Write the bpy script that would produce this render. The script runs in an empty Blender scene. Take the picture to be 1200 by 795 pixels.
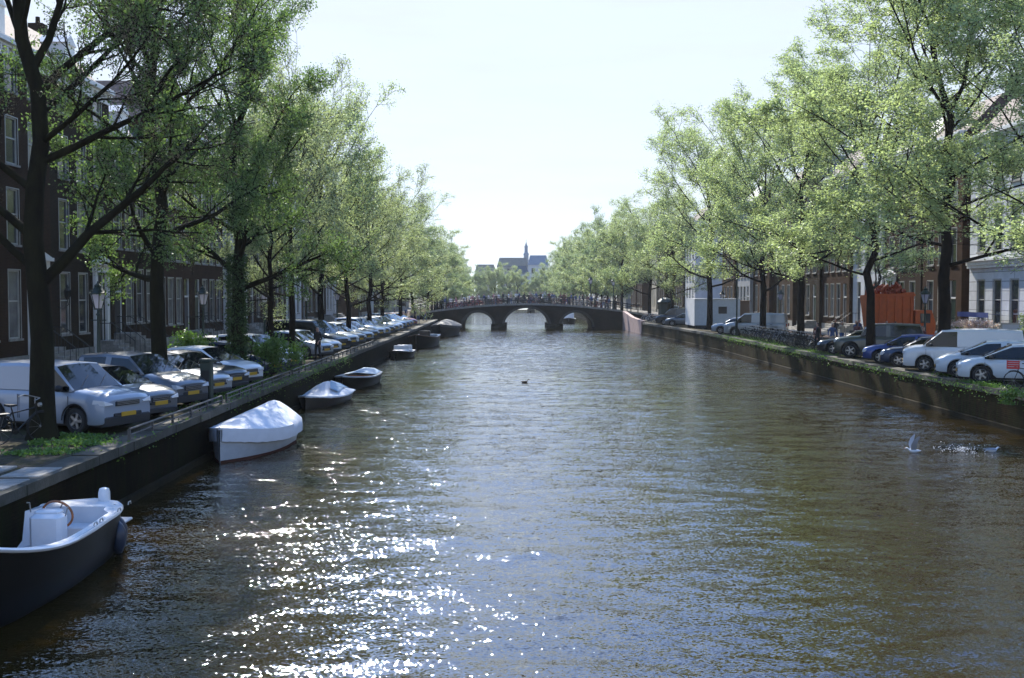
import bpy, math, random
import numpy as np
from mathutils import Vector, Matrix, Euler
R = math.radians
PI = math.pi
sc = bpy.context.scene
COL = sc.collection

# ------------------------------------------------------------------ camera
F = 1250.0            # focal length in pixels of the 1200 px wide photograph
EYE = 4.9
PITCH = math.atan(52.5 / F)
cam_d = bpy.data.cameras.new('camera')
cam = bpy.data.objects.new('camera', cam_d)
COL.objects.link(cam)
cam_d.sensor_width = 36.0
cam_d.lens = 36.0 * F / 1200.0
cam_d.clip_start = 0.1
cam_d.clip_end = 6000.0
cam.location = (0, 0, EYE)
cam.rotation_euler = (PI / 2 - PITCH, 0, 0)
sc.camera = cam

# ------------------------------------------------------------------ light and exposure
SUN_EL = R(38.5)
SUN_AZ = R(-10.5)       # measured from +Y, negative to the left
world = bpy.data.worlds.new('World')
sc.world = world
world.use_nodes = True
wn, wl = world.node_tree.nodes, world.node_tree.links
wn.clear()
sky = wn.new('ShaderNodeTexSky')
sky.sky_type = 'NISHITA'
sky.sun_disc = False
sky.sun_elevation = SUN_EL
sky.sun_rotation = SUN_AZ
sky.altitude = 0
sky.air_density = 1.0
sky.dust_density = 0.35
sky.ozone_density = 3.0
bg = wn.new('ShaderNodeBackground')
bg.inputs['Strength'].default_value = 0.13
wo = wn.new('ShaderNodeOutputWorld')
# pale even veil added over the low sky, clear higher up to brighten reflections
tc = wn.new('ShaderNodeTexCoord')
mp = wn.new('ShaderNodeMapping')
mp.inputs['Scale'].default_value = (2.2, 1.2, 16.0)
mp.inputs['Rotation'].default_value = (0.0, R(7), 0.0)
nz = wn.new('ShaderNodeTexNoise')
nz.inputs['Scale'].default_value = 2.3
nz.inputs['Detail'].default_value = 7.0
nz.inputs['Roughness'].default_value = 0.6
cr = wn.new('ShaderNodeValToRGB')
cr.color_ramp.elements[0].position = 0.45
cr.color_ramp.elements[0].color = (0.9, 0.9, 0.9, 1)
cr.color_ramp.elements[1].position = 0.80
cr.color_ramp.elements[1].color = (0.97, 0.97, 0.97, 1)
mixw = wn.new('ShaderNodeMixRGB')
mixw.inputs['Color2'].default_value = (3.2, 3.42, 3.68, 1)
wl.new(tc.outputs['Generated'], mp.inputs['Vector'])
wl.new(mp.outputs['Vector'], nz.inputs['Vector'])
wl.new(nz.outputs['Fac'], cr.inputs['Fac'])
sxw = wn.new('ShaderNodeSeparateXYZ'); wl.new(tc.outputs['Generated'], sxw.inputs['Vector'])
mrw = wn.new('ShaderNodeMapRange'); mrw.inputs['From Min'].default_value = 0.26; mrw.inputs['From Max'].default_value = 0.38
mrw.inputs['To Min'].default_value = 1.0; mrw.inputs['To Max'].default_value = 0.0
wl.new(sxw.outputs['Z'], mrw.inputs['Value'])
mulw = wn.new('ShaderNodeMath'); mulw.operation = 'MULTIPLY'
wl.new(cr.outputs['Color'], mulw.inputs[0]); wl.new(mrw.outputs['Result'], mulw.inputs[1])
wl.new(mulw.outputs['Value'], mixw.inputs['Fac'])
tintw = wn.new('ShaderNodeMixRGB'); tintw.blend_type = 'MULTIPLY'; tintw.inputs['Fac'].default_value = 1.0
tintw.inputs['Color2'].default_value = (1.02, 1.22, 1.50, 1)      # tint added to the whole sky to make water reflections bluer
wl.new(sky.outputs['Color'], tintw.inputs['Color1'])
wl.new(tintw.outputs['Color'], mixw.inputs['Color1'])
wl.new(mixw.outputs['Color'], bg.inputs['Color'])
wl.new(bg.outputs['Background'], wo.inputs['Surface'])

sun_d = bpy.data.lights.new('sun', 'SUN')
sun = bpy.data.objects.new('sun', sun_d)
COL.objects.link(sun)
sun_d.energy = 5.0
sun_d.angle = R(0.53)
sun_d.color = (1.0, 0.95, 0.86)
to_sun = Vector((math.sin(SUN_AZ) * math.cos(SUN_EL), math.cos(SUN_AZ) * math.cos(SUN_EL), math.sin(SUN_EL)))
sun.rotation_euler = to_sun.to_track_quat('Z', 'Y').to_euler()
sun.location = (-30, 60, 60)

sc.render.engine = 'CYCLES'
sc.view_settings.view_transform = 'Standard'
sc.view_settings.look = 'None'
sc.view_settings.gamma = 1.0
sc.view_settings.exposure = 0.98
sc.view_settings.use_curve_mapping = False
cy = sc.cycles
cy.use_denoising = True
cy.max_bounces = 7
cy.diffuse_bounces = 3
cy.glossy_bounces = 3
cy.transmission_bounces = 3
cy.transparent_max_bounces = 6
cy.caustics_reflective = False
cy.caustics_refractive = False
cy.sample_clamp_indirect = 6.0
cy.use_adaptive_sampling = False
cy.adaptive_threshold = 0.02
sc.render.filter_size = 1.7 if hasattr(sc.render, 'filter_size') else 1.5
cy.filter_width = 1.5

HAZE = True
HAZE_DENSITY = 0.00013

# ------------------------------------------------------------------ helpers
def at(px, py, Y):
    """world point at distance Y seen at pixel (px, py) of the photograph; used to measure the place"""
    xv, yv = (px - 600) / F, (397.5 - py) / F
    d = Vector((xv, math.cos(PITCH) + yv * math.sin(PITCH), -math.sin(PITCH) + yv * math.cos(PITCH)))
    return Vector((0, 0, EYE)) + d * (Y / d.y)

def tag(o, label=None, cat=None, group=None, kind=None):
    if label: o['label'] = label
    if cat: o['category'] = cat
    if group: o['group'] = group
    if kind: o['kind'] = kind
    return o

def empty(name, loc=(0, 0, 0), rz=0.0, parent=None):
    o = bpy.data.objects.new(name, None)
    COL.objects.link(o)
    o.location = loc
    o.rotation_euler = (0, 0, rz)
    if parent: o.parent = parent
    return o

def kids(o):
    return [c for c in bpy.data.objects if c.parent == o]

_tree_cache = {}
def snapshot(o):
    """remember an assembled thing as (object, children) so copies stay quick"""
    d = (o, [(c, [g for g in c.children]) for c in o.children])
    return d

def copy_thing(snap, loc, rz=0.0, label=None, scale=None, rot=None):
    o, ch = snap
    r = o.copy()
    COL.objects.link(r)
    r.location = loc
    r.rotation_euler = rot if rot else (0, 0, rz)
    if label: r['label'] = label
    if scale: r.scale = scale if isinstance(scale, tuple) else (scale,) * 3
    for c, gs in ch:
        k = c.copy(); COL.objects.link(k); k.parent = r
        for g in gs:
            h = g.copy(); COL.objects.link(h); h.parent = k
    return r

class MB:
    """mesh collector: everything added becomes one mesh object"""
    def __init__(s):
        s.v = []; s.f = []; s.m = []
    def add(s, vs, fs, m=0, M=None):
        b = len(s.v)
        if M is not None: vs = [M @ Vector(v) for v in vs]
        s.v.extend([tuple(v) for v in vs])
        s.f.extend([tuple(i + b for i in f) for f in fs])
        s.m.extend([m] * len(fs))
    def box(s, x0, x1, y0, y1, z0, z1, m=0, M=None):
        vs = [(x0, y0, z0), (x1, y0, z0), (x1, y1, z0), (x0, y1, z0), (x0, y0, z1), (x1, y0, z1), (x1, y1, z1), (x0, y1, z1)]
        s.add(vs, [(0, 3, 2, 1), (4, 5, 6, 7), (0, 1, 5, 4), (1, 2, 6, 5), (2, 3, 7, 6), (3, 0, 4, 7)], m, M)
    def bbox(s, x0, x1, y0, y1, z0, z1, b=0.02, m=0, M=None):
        """box with chamfered vertical and top edges"""
        def ring(z, i):
            return [(x0 + i + b, y0 + i, z), (x1 - i - b, y0 + i, z), (x1 - i, y0 + i + b, z), (x1 - i, y1 - i - b, z),
                    (x1 - i - b, y1 - i, z), (x0 + i + b, y1 - i, z), (x0 + i, y1 - i - b, z), (x0 + i, y0 + i + b, z)]
        s.loft([ring(z0 + b, 0) if False else ring(z0, 0), ring(z1 - b, 0), ring(z1, b)], m, M, caps=True)
    def loft(s, rings, m=0, M=None, closed=True, caps=False):
        n = len(rings[0]); vs = [p for r in rings for p in r]; fs = []
        for i in range(len(rings) - 1):
            for j in range(n if closed else n - 1):
                k = (j + 1) % n
                fs.append((i * n + j, i * n + k, (i + 1) * n + k, (i + 1) * n + j))
        if caps:
            fs.append(tuple(range(n - 1, -1, -1)))
            fs.append(tuple(range((len(rings) - 1) * n, len(rings) * n)))
        s.add(vs, fs, m, M)
    def tube(s, pts, rad, n=6, m=0, M=None, caps=False):
        pts = [Vector(p) for p in pts]
        if not isinstance(rad, (list, tuple)): rad = [rad] * len(pts)
        rings = []; prev = None
        for i, p in enumerate(pts):
            t = (pts[min(i + 1, len(pts) - 1)] - pts[max(i - 1, 0)])
            if t.length < 1e-9: t = Vector((0, 0, 1))
            t.normalize()
            if prev is None:
                a = Vector((0, 0, 1)) if abs(t.z) < 0.9 else Vector((1, 0, 0))
                u = t.cross(a).normalized()
            else:
                u = prev - t * prev.dot(t)
                u = u.normalized() if u.length > 1e-6 else t.orthogonal().normalized()
            prev = u; w = t.cross(u)
            rings.append([p + (u * math.cos(2 * PI * k / n) + w * math.sin(2 * PI * k / n)) * rad[i] for k in range(n)])
        s.loft(rings, m, M, caps=caps)
    def lathe(s, prof, n=12, m=0, M=None, caps=False, phase=0.0):
        rings = [[(r * math.cos(2 * PI * k / n + phase), r * math.sin(2 * PI * k / n + phase), z) for k in range(n)] for r, z in prof]
        s.loft(rings, m, M, caps=caps)
    def prism(s, poly, y0, y1, m=0, M=None):
        """polygon in x-z pushed from y0 to y1"""
        n = len(poly)
        vs = [(x, y0, z) for x, z in poly] + [(x, y1, z) for x, z in poly]
        fs = [tuple(range(n)), tuple(range(2 * n - 1, n - 1, -1))]
        fs += [(i, i + n, (i + 1) % n + n, (i + 1) % n) for i in range(n)]
        s.add(vs, fs, m, M)
    def ball(s, c, r, n=10, k=6, m=0, M=None):
        rx, ry, rz = r if isinstance(r, tuple) else (r, r, r)
        rings = []
        for i in range(k + 1):
            t = -PI / 2 + PI * i / k
            t = max(min(t, PI / 2 - 0.02), -PI / 2 + 0.02)
            rings.append([(c[0] + rx * math.cos(t) * math.cos(2 * PI * j / n), c[1] + ry * math.cos(t) * math.sin(2 * PI * j / n), c[2] + rz * math.sin(t)) for j in range(n)])
        s.loft(rings, m, M, caps=True)
    def merge(s, o, m=None, M=None):
        b = len(s.v)
        s.v.extend([tuple(M @ Vector(v)) for v in o.v] if M is not None else o.v)
        s.f.extend([tuple(i + b for i in f) for f in o.f])
        s.m.extend([m] * len(o.f) if m is not None else o.m)
    def mesh(s, name, mats, smooth=None):
        me = bpy.data.meshes.new(name)
        me.from_pydata(s.v, [], s.f)
        for m in (mats if isinstance(mats, (list, tuple)) else [mats]): me.materials.append(m)
        me.polygons.foreach_set('material_index', np.array(s.m, dtype=np.int32))
        if smooth is not None:
            me.polygons.foreach_set('use_smooth', np.ones(len(s.f), dtype=bool))
            me.update()
            me.set_sharp_from_angle(angle=R(smooth))
        me.update()
        return me
    def build(s, name, mats, parent=None, smooth=None, loc=None, rz=None):
        o = bpy.data.objects.new(name, s.mesh(name, mats, smooth))
        COL.objects.link(o)
        if parent: o.parent = parent
        if loc is not None: o.location = loc
        if rz is not None: o.rotation_euler = (0, 0, rz)
        return o

def place(name, me, parent=None, loc=(0, 0, 0), rz=0.0):
    o = bpy.data.objects.new(name, me)
    COL.objects.link(o)
    o.parent = parent
    o.location = loc
    o.rotation_euler = (0, 0, rz)
    return o

# ------------------------------------------------------------------ materials
def mat(name, col, rough=0.6, metal=0.0, var=0.0, vscale=3.0, bump=0.0, bscale=20.0, coat=0.0, col2=None, spec=0.5, stretch=(1, 1, 1)):
    m = bpy.data.materials.new(name); m.use_nodes = True
    n, l = m.node_tree.nodes, m.node_tree.links
    b = n['Principled BSDF']
    b.inputs['Base Color'].default_value = (*col, 1)
    b.inputs['Roughness'].default_value = rough
    b.inputs['Metallic'].default_value = metal
    b.inputs['Specular IOR Level'].default_value = spec
    if coat:
        b.inputs['Coat Weight'].default_value = coat
        b.inputs['Coat Roughness'].default_value = 0.06
    if var or bump or col2:
        t = n.new('ShaderNodeTexCoord'); mpp = n.new('ShaderNodeMapping')
        mpp.inputs['Scale'].default_value = stretch
        l.new(t.outputs['Object'], mpp.inputs['Vector'])
    if var or col2:
        z = n.new('ShaderNodeTexNoise'); z.inputs['Scale'].default_value = vscale
        z.inputs['Detail'].default_value = 6; z.inputs['Roughness'].default_value = 0.65
        l.new(mpp.outputs['Vector'], z.inputs['Vector'])
        c = n.new('ShaderNodeValToRGB')
        c.color_ramp.elements[0].position = 0.32; c.color_ramp.elements[1].position = 0.68
        lo = tuple(max(0, x * (1 - var)) for x in col)
        hi = col2 if col2 else tuple(min(1, x * (1 + var)) for x in col)
        c.color_ramp.elements[0].color = (*lo, 1); c.color_ramp.elements[1].color = (*hi, 1)
        l.new(z.outputs['Fac'], c.inputs['Fac']); l.new(c.outputs['Color'], b.inputs['Base Color'])
    if bump:
        z2 = n.new('ShaderNodeTexNoise'); z2.inputs['Scale'].default_value = bscale; z2.inputs['Detail'].default_value = 5
        l.new(mpp.outputs['Vector'], z2.inputs['Vector'])
        bp = n.new('ShaderNodeBump'); bp.inputs['Strength'].default_value = bump; bp.inputs['Distance'].default_value = 0.03
        l.new(z2.outputs['Fac'], bp.inputs['Height']); l.new(bp.outputs['Normal'], b.inputs['Normal'])
    return m

def brick_mat(name, c1, c2, mortar, plane='xz', bw=0.21, bh=0.062, stain=0.45, moss=None, msize=0.008, world_scale=1.0):
    m = bpy.data.materials.new(name); m.use_nodes = True
    n, l = m.node_tree.nodes, m.node_tree.links
    b = n['Principled BSDF']; b.inputs['Roughness'].default_value = 0.85
    b.inputs['Specular IOR Level'].default_value = 0.04
    t = n.new('ShaderNodeTexCoord'); sx = n.new('ShaderNodeSeparateXYZ'); cx = n.new('ShaderNodeCombineXYZ')
    l.new(t.outputs['Object'], sx.inputs['Vector'])
    a, bb = {'xz': ('X', 'Z'), 'yz': ('Y', 'Z'), 'xy': ('X', 'Y'), 'yx': ('Y', 'X')}[plane]
    l.new(sx.outputs[a], cx.inputs['X']); l.new(sx.outputs[bb], cx.inputs['Y'])
    br = n.new('ShaderNodeTexBrick')
    br.inputs['Scale'].default_value = 1.0
    br.inputs['Brick Width'].default_value = bw; br.inputs['Row Height'].default_value = bh
    br.inputs['Mortar Size'].default_value = msize; br.inputs['Mortar Smooth'].default_value = 0.3
    br.inputs['Color1'].default_value = (*c1, 1); br.inputs['Color2'].default_value = (*c2, 1); br.inputs['Mortar'].default_value = (*mortar, 1)
    l.new(cx.outputs['Vector'], br.inputs['Vector'])
    z = n.new('ShaderNodeTexNoise'); z.inputs['Scale'].default_value = 0.8; z.inputs['Detail'].default_value = 8; z.inputs['Roughness'].default_value = 0.7
    l.new(t.outputs['Object'], z.inputs['Vector'])
    rp = n.new('ShaderNodeValToRGB'); rp.color_ramp.elements[0].position = 0.35; rp.color_ramp.elements[1].position = 0.65
    rp.color_ramp.elements[0].color = (1 - stain,) * 3 + (1,); rp.color_ramp.elements[1].color = (1.1, 1.1, 1.1, 1)
    l.new(z.outputs['Fac'], rp.inputs['Fac'])
    mx = n.new('ShaderNodeMixRGB'); mx.blend_type = 'MULTIPLY'; mx.inputs['Fac'].default_value = 1
    l.new(br.outputs['Color'], mx.inputs['Color1']); l.new(rp.outputs['Color'], mx.inputs['Color2'])
    out = mx.outputs['Color']
    if moss:
        mp2 = n.new('ShaderNodeMapping'); mp2.inputs['Scale'].default_value = (2.6, 2.6, 0.3)
        l.new(t.outputs['Object'], mp2.inputs['Vector'])
        z3 = n.new('ShaderNodeTexNoise'); z3.inputs['Scale'].default_value = 1.6; z3.inputs['Detail'].default_value = 8; z3.inputs['Roughness'].default_value = 0.7
        l.new(mp2.outputs['Vector'], z3.inputs['Vector'])
        r3 = n.new('ShaderNodeValToRGB'); r3.color_ramp.elements[0].position = 0.44; r3.color_ramp.elements[1].position = 0.62
        l.new(z3.outputs['Fac'], r3.inputs['Fac'])
        m3 = n.new('ShaderNodeMixRGB'); m3.inputs['Color2'].default_value = (*moss, 1)
        l.new(r3.outputs['Color'], m3.inputs['Fac']); l.new(out, m3.inputs['Color1'])
        out = m3.outputs['Color']
    l.new(out, b.inputs['Base Color'])
    bp = n.new('ShaderNodeBump'); bp.inputs['Strength'].default_value = 0.5; bp.inputs['Distance'].default_value = 0.015
    iv = n.new('ShaderNodeMath'); iv.operation = 'MULTIPLY_ADD'; iv.inputs[1].default_value = -1.0
    l.new(br.outputs['Fac'], iv.inputs[0]); l.new(z.outputs['Fac'], iv.inputs[2])
    l.new(iv.outputs['Value'], bp.inputs['Height']); l.new(bp.outputs['Normal'], b.inputs['Normal'])
    return m

def leaf_mat(name, c_lo, c_hi, trans=0.45):
    m = bpy.data.materials.new(name); m.use_nodes = True
    n, l = m.node_tree.nodes, m.node_tree.links
    n.clear()
    out = n.new('ShaderNodeOutputMaterial')
    g = n.new('ShaderNodeNewGeometry')
    c = n.new('ShaderNodeValToRGB'); c.color_ramp.elements[0].color = (*c_lo, 1); c.color_ramp.elements[1].color = (*c_hi, 1)
    l.new(g.outputs['Random Per Island'], c.inputs['Fac'])
    d = n.new('ShaderNodeBsdfDiffuse'); t = n.new('ShaderNodeBsdfTranslucent'); mx = n.new('ShaderNodeMixShader')
    gl = n.new('ShaderNodeBsdfGlossy'); gl.inputs['Roughness'].default_value = 0.42; gl.inputs['Color'].default_value = (0.9, 0.95, 0.9, 1)
    m2 = n.new('ShaderNodeMixShader'); m2.inputs['Fac'].default_value = 0.04
    mx.inputs['Fac'].default_value = trans
    tint = n.new('ShaderNodeMixRGB'); tint.blend_type = 'MULTIPLY'; tint.inputs['Fac'].default_value = 1; tint.inputs['Color2'].default_value = (1.1, 1.2, 0.8, 1)
    l.new(c.outputs['Color'], tint.inputs['Color1'])
    l.new(c.outputs['Color'], d.inputs['Color']); l.new(tint.outputs['Color'], t.inputs['Color'])
    l.new(d.outputs[0], mx.inputs[1]); l.new(t.outputs[0], mx.inputs[2])
    l.new(mx.outputs[0], m2.inputs[1]); l.new(gl.outputs[0], m2.inputs[2])
    l.new(m2.outputs[0], out.inputs['Surface'])
    return m

M = {}
M['bark'] = mat('bark', (0.018, 0.013, 0.009), 0.95, var=0.45, vscale=6, bump=0.9, bscale=14, stretch=(1, 1, 0.3), spec=0.1)
M['bark_moss'] = mat('bark_moss', (0.015, 0.011, 0.007), 0.95, var=0.3, vscale=4, bump=0.9, bscale=14, stretch=(1, 1, 0.3), spec=0.1, col2=(0.026, 0.024, 0.011))
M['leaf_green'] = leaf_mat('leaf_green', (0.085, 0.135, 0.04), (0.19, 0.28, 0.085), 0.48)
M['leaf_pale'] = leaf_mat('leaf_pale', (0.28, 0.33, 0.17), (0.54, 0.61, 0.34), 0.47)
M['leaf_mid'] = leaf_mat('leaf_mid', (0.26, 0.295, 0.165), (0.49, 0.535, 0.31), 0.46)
M['leaf_far'] = leaf_mat('leaf_far', (0.23, 0.29, 0.17), (0.40, 0.46, 0.27), 0.4)
M['leaf_bush'] = leaf_mat('leaf_bush', (0.07, 0.13, 0.02), (0.16, 0.28, 0.05), 0.4)
M['leaf_dark'] = leaf_mat('leaf_dark', (0.03, 0.06, 0.012), (0.07, 0.12, 0.03), 0.3)
M['bud'] = leaf_mat('bud', (0.12, 0.09, 0.06), (0.24, 0.20, 0.13), 0.2)
M['petal'] = leaf_mat('petal', (0.5, 0.3, 0.28), (0.85, 0.65, 0.6), 0.3)
M['stone'] = mat('stone', (0.26, 0.245, 0.215), 0.85, var=0.35, vscale=3, bump=0.4, bscale=18)
M['stone_pale'] = mat('stone_pale', (0.42, 0.41, 0.38), 0.8, var=0.2, vscale=2, bump=0.2)
M['coping'] = brick_mat('coping', (0.27, 0.255, 0.22), (0.21, 0.20, 0.175), (0.04, 0.045, 0.02), 'yx', 1.15, 0.62, 0.4, (0.07, 0.085, 0.03), 0.03)
M['quay_brick'] = brick_mat('quay_brick', (0.018, 0.012, 0.005), (0.011, 0.008, 0.0035), (0.01, 0.008, 0.004), 'yz', 0.24, 0.075, 0.7, (0.010, 0.011, 0.003), 0.01)  # darker copy for the left bank, shade put into the brick colour
M['quay_brick_sun'] = brick_mat('quay_brick_sun', (0.055, 0.034, 0.014), (0.032, 0.02, 0.009), (0.026, 0.02, 0.010), 'yz', 0.24, 0.075, 0.75, (0.028, 0.028, 0.008), 0.01)  # lighter copy for the right bank, sunlight put into the brick colour
M['bridge_brick'] = brick_mat('bridge_brick', (0.035, 0.022, 0.017), (0.024, 0.016, 0.012), (0.03, 0.026, 0.02), 'xz', 0.24, 0.075, 0.5, None, 0.01)
M['pink_stone'] = mat('pink_stone', (0.36, 0.24, 0.21), 0.85, var=0.2, vscale=2)
M['paving'] = brick_mat('paving', (0.13, 0.105, 0.08), (0.09, 0.072, 0.055), (0.04, 0.034, 0.022), 'xy', 0.21, 0.105, 0.55, (0.05, 0.052, 0.02), 0.008)
M['asphalt'] = brick_mat('road_brick', (0.13, 0.09, 0.075), (0.10, 0.07, 0.06), (0.05, 0.045, 0.04), 'xy', 0.21, 0.07, 0.4, None, 0.006)
M['slab'] = brick_mat('slab', (0.25, 0.24, 0.22), (0.2, 0.19, 0.175), (0.07, 0.07, 0.05), 'xy', 0.3, 0.3, 0.35, None, 0.008)
M['soil'] = mat('soil', (0.09, 0.075, 0.05), 0.95, var=0.4, vscale=2, bump=0.5)
M['frame_paint'] = mat('frame_paint', (0.42, 0.41, 0.37), 0.5, var=0.15, vscale=2)
M['white_paint'] = mat('white_paint', (0.74, 0.73, 0.69), 0.5, var=0.1, vscale=2)
M['cream_paint'] = mat('cream_paint', (0.55, 0.50, 0.40), 0.55, var=0.1, vscale=2)
M['stucco'] = brick_mat('stucco', (0.66, 0.67, 0.68), (0.62, 0.63, 0.64), (0.30, 0.31, 0.32), 'xz', 40.0, 0.62, 0.18, None, 0.03)
M['glass'] = mat('glass', (0.03, 0.035, 0.04), 0.06, spec=0.8, bump=0.05, bscale=1.5)
M['curtain'] = mat('curtain_glass', (0.16, 0.16, 0.15), 0.12, spec=0.8, var=0.3, vscale=1.2)
M['roof'] = mat('roof_tile', (0.09, 0.055, 0.045), 0.8, var=0.3, vscale=5, bump=0.5, bscale=8)
M['roof_slate'] = mat('roof_slate', (0.09, 0.10, 0.12), 0.6, var=0.2, vscale=4)
M['iron'] = mat('iron', (0.012, 0.013, 0.012), 0.5, spec=0.4)
M['iron_green'] = mat('iron_green', (0.02, 0.035, 0.025), 0.5)
M['steel'] = mat('steel', (0.32, 0.32, 0.31), 0.4, metal=0.8, var=0.15)
M['rail_grey'] = mat('rail_grey', (0.11, 0.10, 0.09), 0.6, metal=0.3, var=0.3)
M['lamp_glass'] = leaf_mat('lamp_glass', (0.60, 0.58, 0.85), (0.66, 0.63, 0.93), 0.6)
M['door_green'] = mat('door_green', (0.015, 0.035, 0.022), 0.3)
M['rubber'] = mat('rubber', (0.018, 0.018, 0.018), 0.85)
M['black_plastic'] = mat('black_plastic', (0.02, 0.02, 0.022), 0.6)
M['rim'] = mat('rim', (0.35, 0.35, 0.36), 0.35, metal=0.8)
M['car_glass'] = mat('car_glass', (0.008, 0.010, 0.010), 0.04, spec=0.5)
M['headlight'] = mat('headlight', (0.6, 0.62, 0.65), 0.08, spec=1.0)
M['taillight'] = mat('taillight', (0.35, 0.01, 0.01), 0.2)
M['plate'] = mat('plate', (0.50, 0.29, 0.02), 0.5)
M['orange'] = mat('orange', (0.46, 0.085, 0.01), 0.55, var=0.2, vscale=2)
M['orange_dark'] = mat('orange_dark', (0.30, 0.05, 0.01), 0.6)
M['container_white'] = mat('container_white', (0.62, 0.68, 0.72), 0.5, var=0.08)
M['brown'] = mat('brown', (0.2, 0.13, 0.09), 0.7)
M['red'] = mat('red', (0.55, 0.025, 0.02), 0.45)
M['blue_cloth'] = mat('blue_cloth', (0.03, 0.06, 0.25), 0.8)
M['white_gel'] = mat('white_gel', (0.72, 0.72, 0.72), 0.28, var=0.06, vscale=3)
M['gel_grey'] = mat('gel_grey', (0.42, 0.44, 0.48), 0.35)
M['hull_black'] = mat('hull_black', (0.005, 0.004, 0.003), 0.45, spec=0.12)
M['hull_dark'] = mat('hull_dark', (0.03, 0.022, 0.016), 0.45, var=0.3)
M['hull_white'] = mat('hull_white', (0.42, 0.44, 0.46), 0.4, var=0.1)
M['antifoul'] = mat('antifoul', (0.12, 0.035, 0.02), 0.7)
M['tarp_white'] = mat('tarp_white', (0.68, 0.70, 0.74), 0.75, var=0.05, bump=0.5, bscale=3)
M['tarp_blue'] = mat('tarp_blue', (0.20, 0.34, 0.48), 0.7, bump=0.5, bscale=3)
M['tarp_black'] = mat('tarp_black', (0.022, 0.024, 0.028), 0.7, bump=0.5, bscale=3)
M['wood'] = mat('wood', (0.34, 0.12, 0.04), 0.35, var=0.3, vscale=8)
M['navy'] = mat('navy', (0.02, 0.03, 0.055), 0.35)
M['rope'] = mat('rope', (0.45, 0.42, 0.36), 0.9)
M['skin'] = mat('skin', (0.48, 0.28, 0.2), 0.6)
M['hair_dark'] = mat('hair_dark', (0.03, 0.018, 0.012), 0.7)
M['hair_grey'] = mat('hair_grey', (0.4, 0.36, 0.3), 0.7)
M['feather_white'] = mat('feather_white', (0.75, 0.75, 0.74), 0.7)
M['feather_grey'] = mat('feather_grey', (0.33, 0.35, 0.38), 0.7)
M['feather_brown'] = mat('feather_brown', (0.05, 0.035, 0.025), 0.7)
M['beak'] = mat('beak', (0.5, 0.12, 0.03), 0.5)
PAINT = {
    'white': (0.66, 0.68, 0.70), 'silver': (0.36, 0.38, 0.40), 'grey': (0.12, 0.13, 0.145), 'dark': (0.03, 0.033, 0.04),
    'navy': (0.015, 0.03, 0.075), 'blue': (0.02, 0.055, 0.24), 'van': (0.27, 0.31, 0.37), 'pale': (0.56, 0.62, 0.66),
    'khaki': (0.055, 0.062, 0.05), 'red': (0.3, 0.02, 0.02), 'skyblue': (0.25, 0.35, 0.45), 'black': (0.012, 0.012, 0.014)}
for k_, c_ in PAINT.items():
    M['paint_' + k_] = mat('paint_' + k_, c_, 0.32, metal=0.25 if k_ in ('silver', 'grey', 'navy', 'blue') else 0.0, coat=0.8)

def water_mat():
    m = bpy.data.materials.new('canal_water'); m.use_nodes = True
    n, l = m.node_tree.nodes, m.node_tree.links
    b = n['Principled BSDF']
    b.inputs['Base Color'].default_value = (0.022, 0.014, 0.002, 1)
    b.inputs['Roughness'].default_value = 0.045
    b.inputs['IOR'].default_value = 1.7
    b.inputs['Specular Tint'].default_value = (0.80, 0.92, 1.0, 1)
    t = n.new('ShaderNodeTexCoord')
    def vm(op, a, b_=None, const=None):
        q = n.new('ShaderNodeVectorMath'); q.operation = op; l.new(a, q.inputs[0])
        if b_ is not None: l.new(b_, q.inputs[1])
        if const is not None: q.inputs[1].default_value = const
        return q.outputs[0]
    def facet(scale, sx, det, rough, ax, ay, rot, dist=0.3):
        """random facet tilt: the slope of the wave field at this scale, not smoothed away with distance"""
        mp = n.new('ShaderNodeMapping'); mp.inputs['Scale'].default_value = (sx, 1, 1); mp.inputs['Rotation'].default_value = (0, 0, R(rot))
        z = n.new('ShaderNodeTexNoise'); z.inputs['Scale'].default_value = scale; z.inputs['Detail'].default_value = det
        z.inputs['Roughness'].default_value = rough; z.inputs['Distortion'].default_value = dist
        l.new(t.outputs['Object'], mp.inputs['Vector']); l.new(mp.outputs['Vector'], z.inputs['Vector'])
        return vm('MULTIPLY', vm('SUBTRACT', z.outputs['Color'], const=(0.5, 0.5, 0.5)), const=(ax, ay, 0.0)), z.outputs['Fac']
    f1, _ = facet(0.5, 0.5, 2, 0.5, 0.04, 0.06, 8)
    f2, _ = facet(1.9, 0.4, 2, 0.6, 0.12, 0.28, -6)
    f3, _ = facet(8.0, 0.5, 2, 0.6, 0.26, 0.44, 10)
    f4, _ = facet(24.0, 0.75, 1, 0.6, 0.60, 0.84, -15)
    _, gust = facet(0.09, 0.8, 3, 0.6, 1, 1, 0)
    gr = n.new('ShaderNodeMapRange'); gr.inputs['From Min'].default_value = 0.35; gr.inputs['From Max'].default_value = 0.65
    gr.inputs['To Min'].default_value = 0.65; gr.inputs['To Max'].default_value = 1.25
    l.new(gust, gr.inputs['Value'])
    small = vm('ADD', f3, f4)
    sc_n = n.new('ShaderNodeVectorMath'); sc_n.operation = 'SCALE'; l.new(small, sc_n.inputs[0]); l.new(gr.outputs['Result'], sc_n.inputs['Scale'])
    tot = vm('ADD', vm('ADD', f1, f2), sc_n.outputs[0])
    gn = n.new('ShaderNodeNewGeometry')
    nn = vm('NORMALIZE', vm('ADD', tot, gn.outputs['Normal']))
    l.new(nn, b.inputs['Normal'])
    return m
M['water'] = water_mat()

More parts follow.
